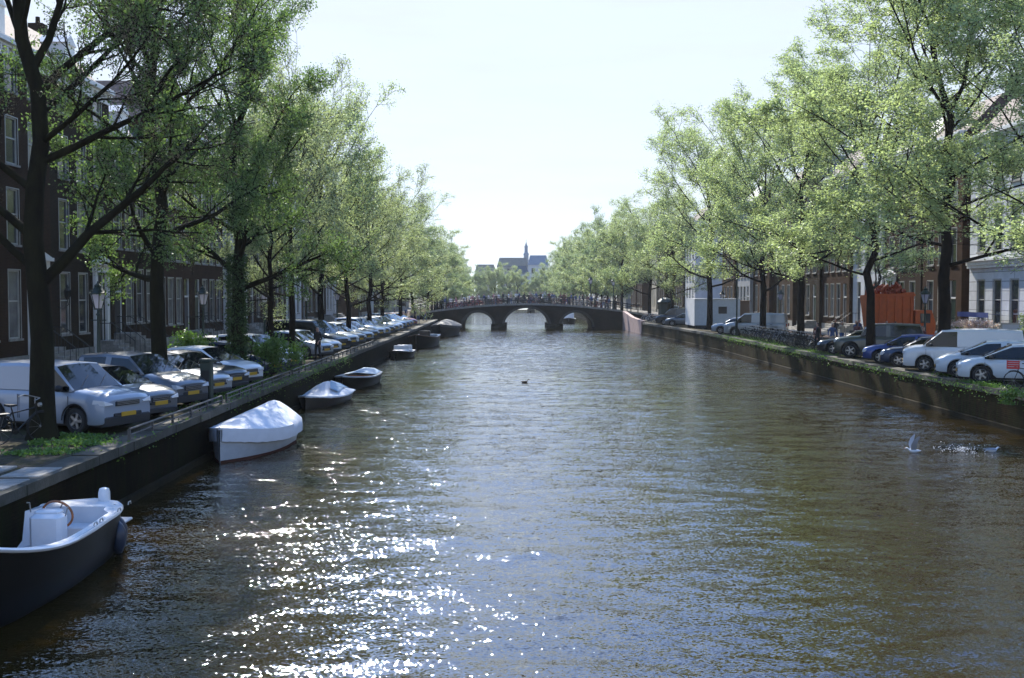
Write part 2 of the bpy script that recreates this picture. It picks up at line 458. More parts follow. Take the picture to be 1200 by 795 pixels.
# ------------------------------------------------------------------ the setting: ground, water, roads
ZQ = 1.38
LQ = [(-40, -8.8), (18, -8.95), (40, -9.15), (66, -9.5), (95, -9.6), (140, -10.2), (165, -10.4), (230, -12.0), (300, -14.0), (335, -14.5)]
RQ = [(-40, 17.9), (36, 17.9), (90, 17.8), (112, 17.1), (131, 16.0), (150, 15.5), (230, 14.0), (300, 13.0), (335, 12.5)]
def interp(tab, y):
    for (a, x0), (b, x1) in zip(tab, tab[1:]):
        if y <= b: return x0 + (x1 - x0) * max(0, (y - a)) / (b - a)
    return tab[-1][1]
LX = lambda y: interp(LQ, y)
RX = lambda y: interp(RQ, y)
WATER_Z = 0.0

g = MB()
ys = [-400, -40] + [y for y, _ in LQ[1:]] + [y for y, _ in RQ[1:]]
ys = sorted(set(ys))
for a, b in zip(ys, ys[1:]):
    g.add([(-2500, a, ZQ), (LX(a) - 0.35, a, ZQ), (LX(b) - 0.35, b, ZQ), (-2500, b, ZQ)], [(0, 1, 2, 3)])
    g.add([(RX(a) + 0.35, a, ZQ), (2500, a, ZQ), (2500, b, ZQ), (RX(b) + 0.35, b, ZQ)], [(0, 1, 2, 3)])
g.add([(-2500, 335, ZQ), (2500, 335, ZQ), (2500, 5000, ZQ), (-2500, 5000, ZQ)], [(0, 1, 2, 3)])
tag(g.build('ground', M['paving']), kind='structure')
def water_mesh():
    """canal surface with modelled wavelets; finer ripple lives in the material"""
    rs = np.random.RandomState(14)
    yr = [-400, -60, -20, 0]
    y = 5.0
    while y < 175: yr.append(y); y += 0.085 + 0.00055 * max(0, y - 12)
    yr += [180, 200, 240, 290, 336]
    yr = np.array(yr); xr = np.concatenate([[-16.0], np.arange(-10.6, 18.4, 0.17), [19.0]])
    X, Y = np.meshgrid(xr, yr)
    Z = np.zeros_like(X)
    Xw = X + 0.35 * np.sin(0.7 * Y + 1.0) * np.sin(0.45 * X) ; Yw = Y + 0.25 * np.sin(0.9 * X + 0.3 * Y)
    nwv = 70
    for i in range(nwv):
        lam = 0.34 * (3.6 / 0.34) ** (rs.uniform() ** 1.9)
        th = rs.normal() * 0.62 + 0.15
        k = 2 * np.pi / lam
        slope = 0.0082 * (lam / 0.8) ** (-0.05)
        Z += (slope / k) * np.sin(k * (np.sin(th) * Xw + np.cos(th) * Yw) + rs.uniform(0, 6.28))
    gust = 1.0 + 0.35 * np.sin(0.11 * Y + 0.3 * np.sin(0.2 * X)) * np.sin(0.17 * X + 0.05 * Y)
    fade = np.clip((Y - 2) / 4, 0, 1) * np.clip((176 - Y) / 10, 0, 1)
    Z *= gust * fade
    ny, nx = X.shape
    me = bpy.data.meshes.new('canal_water')
    me.vertices.add(nx * ny); me.vertices.foreach_set('co', np.stack([X, Y, Z], -1).astype(np.float32).reshape(-1))
    i = np.arange((ny - 1) * nx).reshape(ny - 1, nx)[:, :-1]
    q = np.stack([i, i + 1, i + nx + 1, i + nx], -1).reshape(-1, 4).astype(np.int32)
    me.loops.add(q.size); me.loops.foreach_set('vertex_index', q.reshape(-1))
    me.polygons.add(len(q)); me.polygons.foreach_set('loop_start', np.arange(0, q.size, 4, dtype=np.int32))
    me.polygons.foreach_set('use_smooth', np.ones(len(q), dtype=bool))
    me.materials.append(M['water']); me.update(calc_edges=True); me.validate()
    o = bpy.data.objects.new('canal_water', me); COL.objects.link(o)
    return tag(o, kind='structure')
water_mesh()

def strip(name, x0, x1, side, z, material, y0=-40, y1=330, thick=0.0):
    m = MB(); X = LX if side < 0 else RX
    yy = sorted(set([y0, y1] + [y for y, _ in (LQ if side < 0 else RQ) if y0 < y < y1]))
    for a, b in zip(yy, yy[1:]):
        xs = [X(a) + side * x0, X(a) + side * x1, X(b) + side * x1, X(b) + side * x0]
        top = [(xs[0], a, z + thick), (xs[1], a, z + thick), (xs[2], b, z + thick), (xs[3], b, z + thick)]
        f = (0, 1, 2, 3) if side > 0 else (3, 2, 1, 0)
        m.add(top, [f])
        if thick:
            bot = [(p[0], p[1], z) for p in top]
            m.add([bot[0], top[0], top[3], bot[3]], [(0, 1, 2, 3)])
    return tag(m.build(name, material), kind='structure')
strip('road', 6.2, 9.4, -1, ZQ + 0.004, M['asphalt'])
strip('road', 6.2, 9.4, 1, ZQ + 0.004, M['asphalt'])
strip('pavement', 9.5, 13.2, -1, ZQ, M['slab'], thick=0.12)
strip('pavement', 9.5, 13.2, 1, ZQ, M['slab'], thick=0.12)
strip('kerb', 9.35, 9.5, -1, ZQ, M['stone'], thick=0.125)
strip('kerb', 9.35, 9.5, 1, ZQ, M['stone'], thick=0.125)
strip('kerb', 6.05, 6.2, -1, ZQ, M['stone'], thick=0.03)
strip('kerb', 6.05, 6.2, 1, ZQ, M['stone'], thick=0.03)

def quay(side, label, wallmat):
    X = LX if side < 0 else RX
    root = empty('quay_wall', (X(60), 60, 0))
    tag(root, label, 'quay wall')
    base = Vector((X(60), 60, 0))
    rng = random.Random(5 + side)
    wall, cop, ledge = MB(), MB(), MB()
    yy = [y for y, _ in (LQ if side < 0 else RQ)]
    for a, b in zip(yy, yy[1:]):
        q = [(X(a), a, -1.2), (X(b), b, -1.2), (X(b) , b, ZQ - 0.18), (X(a), a, ZQ - 0.18)]
        wall.add([Vector(p) - base for p in q], [(0, 1, 2, 3)])
        q = [(X(a) - side * 0.09, a, 0.16), (X(b) - side * 0.09, b, 0.16), (X(b), b, 0.18), (X(a), a, 0.18), (X(a) - side * 0.09, a, -0.5), (X(b) - side * 0.09, b, -0.5)]
        ledge.add([Vector(p) - base for p in q], [(0, 1, 2, 3), (4, 5, 1, 0)])
    y = -20.0
    while y < 330:
        ln = rng.uniform(0.95, 1.35)
        j = rng.uniform(-0.012, 0.012); dz = rng.uniform(-0.012, 0.012)
        yb = min(y + ln - 0.02, 334)
        xo = -side * (0.06 + j)
        v = []
        for z in (ZQ - 0.18, ZQ + 0.03 + dz):
            v += [(X(y) + xo, y, z), (X(y) + side * 0.56, y, z), (X(yb) + side * 0.56, yb, z), (X(yb) + xo, yb, z)]
        cop.add([Vector(p) - base for p in v], [(4, 5, 6, 7), (0, 1, 5, 4), (1, 2, 6, 5), (2, 3, 7, 6), (3, 0, 4, 7)])
        y += ln
    wall.build('wall', wallmat, root)
    cop.build('coping', M['stone_moss'], root)
    ledge.build('footing', M['stone_wet'], root)
M['stone_moss'] = mat('stone_moss', (0.13, 0.12, 0.095), 0.85, var=0.4, vscale=1.3, bump=0.4, bscale=18, col2=(0.022, 0.022, 0.010))
M['stone_wet'] = mat('stone_wet', (0.02, 0.016, 0.008), 0.95, spec=0.1, var=0.4, vscale=1.5, bump=0.4)
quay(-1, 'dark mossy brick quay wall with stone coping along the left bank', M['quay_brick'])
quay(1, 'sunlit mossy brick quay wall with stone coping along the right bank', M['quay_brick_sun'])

# ------------------------------------------------------------------ leaf clouds
def leaf_mesh(name, pts, size, material, seed=0, jitter=0.35, droop=0.0, size_tab=None):
    """many small folded leaves as one mesh: pts (n,3) centres"""
    rs = np.random.RandomState(seed)
    n = len(pts); pts = np.asarray(pts, dtype=np.float32)
    sz = size * rs.uniform(1 - jitter, 1 + jitter, (n, 1)).astype(np.float32)
    a = rs.normal(size=(n, 3)); a[:, 2] -= droop; a /= np.linalg.norm(a, axis=1, keepdims=True) + 1e-9
    b = np.cross(a, rs.normal(size=(n, 3))); b /= np.linalg.norm(b, axis=1, keepdims=True) + 1e-9
    co = np.empty((n, 4, 3), dtype=np.float32)
    co[:, 0] = pts - a * sz * 0.5
    co[:, 1] = pts + b * sz * 0.34
    co[:, 2] = pts + a * sz * 0.5
    co[:, 3] = pts - b * sz * 0.34
    me = bpy.data.meshes.new(name)
    me.vertices.add(n * 4); me.vertices.foreach_set('co', co.reshape(-1))
    me.loops.add(n * 4); me.loops.foreach_set('vertex_index', np.arange(n * 4, dtype=np.int32))
    me.polygons.add(n); me.polygons.foreach_set('loop_start', np.arange(0, n * 4, 4, dtype=np.int32))
    me.materials.append(material)
    me.update(calc_edges=True); me.validate()
    return me

# ------------------------------------------------------------------ trees
def grow_tree(seed, H=17.0, spread=6.0, r0=0.32, fork=5.0, nlimb=8, kids_=(7, 6, 4), leaves=22, leaf_size=0.10, leaf_m='leaf_pale',
              limbs=None, bare=0.0, lean=(0, 0), sides=(10, 7, 5, 4, 3), cloud=0.12, twig_r=0.008, bark='bark', budfrac=0.0, flare=1.25, up=0.0):
    rng = random.Random(seed)
    wood = MB(); twig = MB(); lp = []; bp = []
    def path(p, d, L, n, wob, lift):
        pts = [p.copy()]; d = d.normalized()
        for i in range(n):
            d = (d + Vector((rng.gauss(0, wob), rng.gauss(0, wob), rng.gauss(0, wob) + lift))).normalized()
            pts.append(pts[-1] + d * L / n)
        return pts, d
    def along(pts, t):
        s = t * (len(pts) - 1); i = min(int(s), len(pts) - 2); f = s - i
        return pts[i].lerp(pts[i + 1], f), (pts[i + 1] - pts[i]).normalized()
    def side_dir(d, ang):
        o = d.orthogonal().normalized(); o.rotate(Matrix.Rotation(rng.uniform(0, 2 * PI), 3, d))
        return (d * math.cos(ang) + o * math.sin(ang)).normalized()
    def branch(p, d, L, r, lev):
        n = (6, 6, 5, 3, 2)[lev]
        pts, dd = path(p, d, L, n, (0.05, 0.10, 0.13, 0.16, 0.2)[lev], (0.0, 0.05, 0.05, 0.02, -0.01)[lev])
        rr = [max(twig_r, r * (1 - 0.75 * i / n)) for i in range(n + 1)]
        (wood if lev < 3 else twig).tube(pts, rr, sides[lev])
        if lev >= 3:
            if rng.random() >= bare:
                k = leaves if lev == 4 else leaves // 2
                for _ in range(k):
                    q, _d = along(pts, rng.uniform(0.15, 1.0) if lev == 4 else rng.uniform(0.5, 1))
                    lp.append((q.x + rng.gauss(0, cloud), q.y + rng.gauss(0, cloud), q.z + rng.gauss(0, cloud)))
            elif budfrac:
                for _ in range(int(leaves * budfrac)):
                    q, _d = along(pts, rng.uniform(0.1, 1.0))
                    bp.append((q.x + rng.gauss(0, 0.06), q.y + rng.gauss(0, 0.06), q.z + rng.gauss(0, 0.06)))
        if lev < 4:
            nk = kids_[lev - 1]
            for i in range(nk):
                t = 0.22 + 0.76 * (i + rng.random()) / nk
                q, dq = along(pts, t)
                ang = R(rng.uniform(28, 58))
                nd = side_dir(dq, ang); nd = (nd + Vector((0, 0, 0.16 if lev < 3 else -0.12))).normalized()
                ln = L * rng.uniform(0.34, 0.52) * (1.15 - 0.5 * t)
                if lev == 3: ln = max(0.35, ln)
                branch(q, nd, ln, max(twig_r, r * (1 - 0.75 * t) * rng.uniform(0.45, 0.62)), lev + 1)
    # trunk
    TH = H * 0.62
    n = 9; pts = []; rr = []
    wx = [rng.gauss(0, 0.10) for _ in range(n + 1)]; wy = [rng.gauss(0, 0.10) for _ in range(n + 1)]
    for i in range(n + 1):
        t = i / n
        pts.append(Vector((lean[0] * t * TH + wx[i] * t * 1.6, lean[1] * t * TH + wy[i] * t * 1.6, t * TH)))
        rr.append(r0 * (1 - 0.55 * t) * (flare if i == 0 else 1.0))
    pts.insert(1, pts[0].lerp(pts[1], 0.28)); rr.insert(1, r0 * 1.03)
    wood.tube(pts, rr, 14)
    def trunk_at(h):
        for a, b, ra, rb in zip(pts, pts[1:], rr, rr[1:]):
            if h <= b.z: f = (h - a.z) / max(1e-6, b.z - a.z); return a.lerp(b, f), ra + (rb - ra) * f
        return pts[-1].copy(), rr[-1]
    if limbs is None:
        limbs = []
        az = rng.uniform(0, 360)
        for i in range(nlimb):
            t = i / max(1, nlimb - 1)
            h = fork + (TH - fork) * t ** 0.9
            az += 137.5 + rng.uniform(-20, 20)
            el = (8 if t < 0.45 else 18) + 38 * t + rng.uniform(-6, 8) + up
            ln = (spread * (1.05 - 0.25 * t)) / math.cos(R(min(el, 62))) * rng.uniform(0.85, 1.1) * 0.86
            limbs.append((h, az, el, ln, 0.52 if i < 3 else 0.45))
        # leaders carrying the top
        for k in range(3):
            limbs.append((TH - 0.05 - 0.5 * k, az + 120 * k, 66 + rng.uniform(0, 14), (H - TH) * rng.uniform(0.85, 1.0), 0.75))
    for h, az, el, ln, rf in limbs:
        p, rt = trunk_at(h)
        d = Vector((math.cos(R(az)) * math.cos(R(el)), math.sin(R(az)) * math.cos(R(el)), math.sin(R(el))))
        branch(p, d, ln, rt * rf, 1)
    wood.merge(twig)
    wm = wood.mesh('trunk', M[bark], 60)
    lm = leaf_mesh('crown', lp, leaf_size, M[leaf_m], seed) if lp else None
    bm = leaf_mesh('bud', bp, leaf_size * 0.55, M['bud'], seed + 1) if bp else None
    q = np.array(lp); zt_ = float(np.percentile(q[:, 2], 99.8)); rr_ = float(np.percentile(np.hypot(q[:, 0], q[:, 1]), 99.3))
    return wm, lm, bm, len(lp), zt_, rr_

def put_tree(meshes, loc, rz, label, group, scale=1.0, name='canal_tree', mats=None):
    wm, lm, bm = meshes[:3]
    r = empty(name, loc, rz)
    r.scale = (scale,) * 3 if not isinstance(scale, tuple) else scale
    tag(r, label, 'tree', group)
    place('trunk', wm, r)
    if lm: place('crown', lm, r)
    if bm: place('buds', bm, r)
    return r

# ------------------------------------------------------------------ houses
def window_meshes(W, H, arch=False, bars=(1, 1), pane='glass', key=''):
    """white sash frame and its pane; origin at the lower left of the opening, front face at y=0, going in (+y)"""
    fr = MB(); t = 0.07
    fr.box(0, t, 0.05, 0.15, 0, H); fr.box(W - t, W, 0.05, 0.15, 0, H)
    fr.box(t, W - t, 0.05, 0.15, H - t, H); fr.box(t, W - t, 0.05, 0.15, 0, t)
    fr.box(t, W - t, 0.06, 0.14, H * 0.55 - 0.03, H * 0.55 + 0.03)
    for i in range(1, bars[0]):
        x = W * i / bars[0]; fr.box(x - 0.015, x + 0.015, 0.085, 0.125, t, H * 0.55 - 0.03); fr.box(x - 0.015, x + 0.015, 0.085, 0.125, H * 0.55 + 0.03, H - t)
    for k in range(1, bars[1]):
        z = t + (H * 0.55 - t) * k / bars[1]; fr.box(t, W - t, 0.09, 0.12, z - 0.012, z + 0.012)
    fr.box(-0.08, W + 0.08, -0.09, 0.05, -0.1, -0.002, 1)          # stone sill
    fr.box(-0.05, -0.003, -0.015, 0.05, 0, H + 0.05, 0); fr.box(W + 0.003, W + 0.05, -0.015, 0.05, 0, H + 0.05, 0)
    fr.box(-0.003, W + 0.003, -0.015, 0.05, H + 0.003, H + 0.05, 0)
    pn = MB(); pn.add([(t, 0.11, t), (W - t, 0.11, t), (W - t, 0.11, H - t), (t, 0.11, H - t)], [(0, 1, 2, 3)])
    return fr.mesh('window', [M['frame_paint'], M['stone']]), pn.mesh('pane', M[pane])
_win = {}
def get_window(W, H, pane):
    k = (round(W, 1), round(H, 1), pane)
    if k not in _win: _win[k] = window_meshes(k[0], k[1], pane=pane)
    return k, _win[k]

BR = [((0.105, 0.055, 0.04), (0.075, 0.042, 0.032)), ((0.085, 0.05, 0.038), (0.06, 0.038, 0.03)), ((0.13, 0.07, 0.05), (0.10, 0.055, 0.042)),
      ((0.07, 0.05, 0.042), (0.05, 0.038, 0.033)), ((0.15, 0.10, 0.075), (0.12, 0.08, 0.06))]
BRM = [brick_mat('house_brick', tuple(0.5 * q * f_ for q, f_ in zip(a, (1, .9, .65))), tuple(0.5 * q * f_ for q, f_ in zip(b, (1, .9, .65))), (0.06, 0.05, 0.035), 'xz', 0.22, 0.065, 0.3, None, 0.008) for a, b in BR]
M['wall_white'] = mat('wall_white', (0.52, 0.53, 0.54), 0.7, var=0.12, vscale=0.8)
M['wall_grey'] = mat('wall_grey', (0.28, 0.29, 0.30), 0.7, var=0.12, vscale=0.8)
M['wall_cream'] = mat('wall_cream', (0.42, 0.38, 0.30), 0.7, var=0.12, vscale=0.8)

def house(side, yc, W, floors, wallm, label, bays=3, gable='cornice', detail=2, stoop=True, door_bay=None, portal=False, seed=0, plinth=1.0, name='canal_house', setback=13.2, depth=11.0, ww=1.1):
    """floors: list of (storey height, window height). Local x along the front, y going in, z up."""
    rng = random.Random(seed)
    fx = (LX(yc) - setback) if side < 0 else (RX(yc) + setback)
    rz = PI / 2 if side < 0 else -PI / 2
    root = empty(name, (fx, yc, ZQ), rz)
    tag(root, label, 'house', 'canal houses on the left bank' if side < 0 else 'canal houses on the right bank')
    x0, x1 = -W / 2 + 0.01, W / 2 - 0.01
    xs = [x0]; wins = []
    gap = (W - bays * ww) / (bays + 1)
    if door_bay is None: door_bay = rng.choice([0, bays - 1])
    cols = []
    for i in range(bays):
        a = -W / 2 + gap * (i + 1) + ww * i; cols.append((a, a + ww)); xs += [a, a + ww]
    xs.append(x1)
    zs = [0.0]; z = plinth; rows = []
    for fh, wh in floors:
        s = z + (fh - wh) * 0.42; rows.append((s, s + wh)); zs += [s, s + wh]; z += fh
    top = z; zs.append(top)
    wall = MB()
    for i in range(len(xs) - 1):
        for k in range(len(zs) - 1):
            hole = (i % 2 == 1) and (k % 2 == 1)
            if hole: continue
            door_low = (k == 0 and i % 2 == 1 and (i - 1) // 2 == door_bay)
            za, zb = zs[k], zs[k + 1]
            if door_low: zb = plinth; 
            if za >= zb: continue
            wall.add([(xs[i], 0, za), (xs[i + 1], 0, za), (xs[i + 1], 0, zb), (xs[i], 0, zb)], [(0, 1, 2, 3)])
    # reveals
    for (a, b) in cols:
        for r_i, (s, e) in enumerate(rows):
            di = cols.index((a, b)) == door_bay and r_i == 0
            if di: s = plinth
            wall.add([(a, 0, s), (a, 0.2, s), (a, 0.2, e), (a, 0, e)], [(0, 1, 2, 3)])
            wall.add([(b, 0, s), (b, 0, e), (b, 0.2, e), (b, 0.2, s)], [(0, 1, 2, 3)])
            wall.add([(a, 0, e), (a, 0.2, e), (b, 0.2, e), (b, 0, e)], [(0, 1, 2, 3)])
            wall.add([(a, 0, s), (b, 0, s), (b, 0.2, s), (a, 0.2, s)], [(0, 1, 2, 3)])
            wall.add([(a, 0.2, s), (b, 0.2, s), (b, 0.2, e), (a, 0.2, e)], [(0, 1, 2, 3)])
    # sides and back
    wall.add([(x0, 0, 0), (x0, depth, 0), (x0, depth, top), (x0, 0, top)], [(3, 2, 1, 0)])
    wall.add([(x1, 0, 0), (x1, depth, 0), (x1, depth, top), (x1, 0, top)], [(0, 1, 2, 3)])
    wall.add([(x0, depth, 0), (x1, depth, 0), (x1, depth, top), (x0, depth, top)], [(1, 0, 3, 2)])
    wall.build('wall', wallm, root)
    # roof and head
    rf = MB()
    if gable == 'cornice':
        c = MB()
        for j, (o, a, b) in enumerate(((0.06, -0.75, -0.35), (0.22, -0.35, -0.2), (0.38, -0.2, 0.0), (0.3, 0.0, 0.08))):
            c.box(x0, x1, -o, 0.0 if j < 3 else 0.2, top + a, top + b)
        if detail > 1:
            k = int(W / 0.6)
            for i in range(k): xx = x0 + 0.3 + i * (W - 0.6) / max(1, k - 1); c.box(xx - 0.06, xx + 0.06, -0.2, -0.061, top - 0.55, top - 0.352)
        c.build('cornice', M['white_paint'], root)
        hr = 2.6
        rf.add([(x0, 0.2, top + 0.08), (x1, 0.2, top + 0.08), (x1, 2.6, top + hr), (x0, 2.6, top + hr), (x0, depth - 2.6, top + hr), (x1, depth - 2.6, top + hr), (x1, depth, top), (x0, depth, top)],
               [(0, 1, 2, 3), (3, 2, 5, 4), (4, 5, 6, 7), (0, 3, 4, 7), (1, 6, 5, 2)])
        if detail > 1:
            d = MB(); d.box(-0.65, 0.65, 0.5, 1.9, top + 0.5, top + 1.7); d.prism([(-0.75, top + 1.7), (0.75, top + 1.7), (0, top + 2.2)], 0.42, 1.9, 0)
            d.build('dormer', M['white_paint'], root)
    else:
        gb = MB(); hw = W / 2 - 0.01; nw = hw * 0.42
        if gable == 'neck': poly = [(-hw, top), (hw, top), (hw, top + 0.25), (nw + 0.35, top + 0.6), (nw, top + 1.0), (nw, top + 2.9), (0, top + 3.6), (-nw, top + 2.9), (-nw, top + 1.0), (-nw - 0.35, top + 0.6), (-hw, top + 0.25)]
        elif gable == 'bell': poly = [(-hw, top), (hw, top)] + [(hw * (1 - 0.62 * math.sin(t / 8 * PI / 2)), top + 0.3 + 3.0 * (1 - math.cos(t / 8 * PI / 2))) for t in range(9)] + [(0, top + 3.8)] + [(-hw * (1 - 0.62 * math.sin(t / 8 * PI / 2)), top + 0.3 + 3.0 * (1 - math.cos(t / 8 * PI / 2))) for t in range(8, -1, -1)]
        else:
            poly = [(-hw, top), (hw, top)]; n = 5
            for t in range(n):
                xx = hw * (1 - t / n); poly += [(xx, top + 0.7 * t + 0.7 * 0), (xx, top + 0.7 * (t + 1))] if t else [(xx, top + 0.7)]
            poly += [(-x, z_) for x, z_ in reversed(poly[2:])]
        gb.prism(poly, 0.0, 0.35)
        gb.build('gable', wallm, root)
        tr = MB(); tr.box(-0.5, 0.5, -0.08, 0.43, poly and max(z_ for _, z_ in poly) - 0.12, max(z_ for _, z_ in poly) + 0.1)
        tr.box(-0.3, 0.3, -0.04, 0.0, top + 0.9, top + 1.9)
        tr.build('gable_trim', M['stone_pale'], root)
        rf.add([(x0, 0.35, top), (x1, 0.35, top), (x1, depth, top), (x0, depth, top), (0, 0.35, top + 3.0), (0, depth, top + 3.0)], [(0, 4, 5, 3), (1, 2, 5, 4), (3, 5, 2), (0, 1, 4)])
    roof = rf.build('roof', M['roof'] if seed % 3 else M['roof_slate'], root)
    ch = MB(); ch.box(x1 - 1.0, x1 - 0.3, 3.2, 4.0, top + 1.4, top + 3.6); ch.lathe([(0.14, top + 3.6), (0.12, top + 4.0)], 8, M=Matrix.Translation((x1 - 0.65, 3.6, 0)), caps=True)
    ch.build('chimney', wallm, roof)
    # windows
    for i, (a, b) in enumerate(cols):
        for r_i, (s, e) in enumerate(rows):
            if i == door_bay and r_i == 0: continue
            pane = 'curtain' if rng.random() < 0.3 else 'glass'
            k, (wm, pm) = get_window(ww, e - s, pane)
            wo_ = place('window', wm, root, (a, 0, s))
            wo_.scale = (ww / k[0], 1, (e - s) / k[1])
            place('pane', pm, wo_)
    # door and portal
    a, b = cols[door_bay]; e = rows[0][1]
    dr = MB(); dr.box(a + 0.06, b - 0.06, 0.1, 0.19, plinth, plinth + 2.3); 
    for zz in (0.25, 1.2): dr.box(a + 0.22, b - 0.22, 0.08, 0.099, plinth + zz, plinth + zz + 0.8)
    d_o = dr.build('door', M[rng.choice(['door_green', 'black_plastic', 'navy'])], root)
    tl = MB(); tl.box(a + 0.06, b - 0.06, 0.12, 0.18, plinth + 2.42, e - 0.03); tl.build('door_light', M['glass'], root)
    dt = MB(); dt.box(a + 0.003, a + 0.06, 0.04, 0.197, plinth, e - 0.003); dt.box(b - 0.06, b - 0.003, 0.04, 0.197, plinth, e - 0.003); dt.box(a + 0.06, b - 0.06, 0.04, 0.197, plinth + 2.3, plinth + 2.42)
    if portal:
        for x in (a - 0.42, b + 0.08): dt.box(x, x + 0.34, -0.16, -0.003, 0.1, e + 0.1)
        dt.box(a - 0.5, b + 0.5, -0.2, -0.003, e + 0.1, e + 0.5); dt.box(a - 0.62, b + 0.62, -0.36, -0.003, e + 0.5, e + 0.66)
        dt.prism([(a - 0.6, e + 0.66), (b + 0.6, e + 0.66), ((a + b) / 2, e + 1.0)], -0.3, -0.003)
    dt.build('door_frame', M['white_paint'], root)
    kb = MB(); kb.ball((b - 0.22, 0.06, plinth + 1.05), 0.035, 6, 4); kb.build('handle', M['steel'], d_o)
    if stoop:
        st = MB(); n = max(2, int(plinth / 0.17))
        for i in range(n):
            st.box(a - 0.25, b + 0.25, -1.0 - (n - i) * 0.27 + 0.27, -0.165 if portal else -0.003, plinth * i / n, plinth * (i + 1) / n - 0.001)
        st.build('stoop', M['stone'], root)
        if detail > 1:
            rl = MB(); yo = -1.0 - n * 0.27 + 0.2
            for x in (a - 0.22, b + 0.22):
                rl.tube([(x, yo, 0.1), (x, yo, 1.0), (x, -0.95, plinth + 0.95), (x, -0.2, plinth + 0.95)], 0.022, 5)
                for q in range(8):
                    yy_ = yo + (-0.25 - yo) * q / 7; zt = min(plinth + 0.95, 1.0 + (yy_ - yo) / max(0.1, -0.95 - yo) * (plinth - 0.05)); rl.tube([(x, yy_, min(plinth, max(0.1, zt - 0.9))), (x, yy_, zt)], 0.012, 4)
            rl.build('stoop_railing', M['iron'], root)
    pl = MB(); pl.box(x0, (a - 0.26), -0.05, -0.003, 0.0, min(plinth, 0.7)); pl.box(b + 0.26, x1, -0.05, -0.003, 0.0, min(plinth, 0.7))
    pl.build('plinth', M['stone'], root)
    return root

FL4 = [(4.3, 3.1), (3.6, 2.5), (3.2, 2.1), (2.7, 1.5)]
FL3 = [(4.4, 3.2), (3.8, 2.7), (3.1, 2.0)]
left_houses = [  # centre y, width, floors, brick index or wall, bays, gable, portal, label
    (40.5, 7.4, FL4, 1, 3, 'cornice', False, 'dark brick house behind the nearest left tree trunk, at the left edge'),
    (48.2, 7.8, FL4, 0, 3, 'cornice', True, 'brown brick house with white pilastered doorway left of the nearest street lamp'),
    (56.2, 8.0, FL4, 3, 3, 'cornice', True, 'dark brick house with white doorway and wall lantern right of the nearest street lamp'),
    (64.2, 7.8, FL3, 1, 4, 'cornice', False, 'brick house behind the second left tree, low white shopfront panel at street level'),
    (72.0, 7.6, FL4, 2, 4, 'neck', False, 'brick house with neck gable behind the second left street lamp'),
    (80.0, 8.2, FL4, 0, 4, 'cornice', False, 'brown brick house behind the ivy covered tree'),
    (88.0, 7.6, FL3, 'wall_grey', 3, 'cornice', True, 'grey plastered house behind the third left street lamp'),
    (96.0, 8.2, FL4, 2, 3, 'bell', False, 'red brick house with bell gable behind the fourth left tree')]
for i, (y, W, fl, wmi, bays, gb, po, lb) in enumerate(left_houses):
    house(-1, y, W, fl, BRM[wmi] if isinstance(wmi, int) else M[wmi], lb, bays, gb, 2, True, None if i != 1 else 2, po, seed=i + 3, plinth=1.0 if i != 3 else 1.3, ww=1.15)
FARL = ['far left bank {} house, {} along the row from the ivy covered tree']
mats_far = [0, 'wall_white', 2, 3, 'wall_grey', 1, 4, 'wall_cream', 2]
colname = {0: 'brown brick', 1: 'dark brick', 2: 'red brick', 3: 'blackened brick', 4: 'sandy brick', 'wall_white': 'white plastered', 'wall_grey': 'grey plastered', 'wall_cream': 'cream plastered'}
ordn = ['third', 'fourth', 'fifth', 'sixth', 'seventh', 'eighth', 'ninth', 'tenth', 'eleventh', 'twelfth', 'thirteenth', 'fourteenth', 'fifteenth']
y = 104.2
for i in range(5):
    wmi = mats_far[i % 9]
    house(-1, y, 8.2, FL4 if i % 2 else FL3, BRM[wmi] if isinstance(wmi, int) else M[wmi], 'left bank %s house, %s beyond the ivy covered tree' % (colname[wmi], ordn[i]), 3, ['cornice', 'neck', 'cornice', 'step', 'bell'][i % 5], 1, True, seed=i + 20)
    y += 8.4
right_houses = [
    (66.0, 13.0, [(5.2, 2.9), (4.2, 3.0), (4.0, 2.7)], 'stucco', 5, 'cornice', False, 'large pale stuccoed house with banded ground floor at the right edge', 0.6, 1.15),
    (77.2, 7.0, FL4, 2, 3, 'cornice', False, 'brick house behind the first right tree trunk, next to the pale stuccoed house', 0.9, 1.1),
    (85.0, 8.0, FL4, 1, 3, 'cornice', True, 'dark brick house with pale doorway behind the orange container', 0.9, 1.1),
    (93.0, 7.6, FL3, 'wall_white', 3, 'neck', False, 'narrow white plastered house left of the orange container', 0.9, 1.1),
    (101.2, 8.4, FL4, 2, 4, 'cornice', False, 'red brown brick house behind the second right tree trunk', 0.9, 1.1),
    (109.6, 8.2, FL4, 3, 3, 'bell', False, 'blackened brick house with bell gable behind the parked bicycles', 0.9, 1.1),
    (118.0, 8.2, FL4, 4, 3, 'cornice', False, 'sandy brick house behind the right street lamp by the bicycles', 0.9, 1.1),
    (126.4, 8.2, FL3, 2, 3, 'neck', False, 'red brick house behind the white site cabin', 0.9, 1.1),
    (134.6, 8.0, FL4, 'wall_grey', 4, 'cornice', False, 'grey plastered house just beyond the white site cabin', 0.9, 1.1),
    (142.8, 8.0, FL4, 4, 3, 'step', False, 'sandy brick house with step gable near the far bridge, right bank', 0.9, 1.1)]
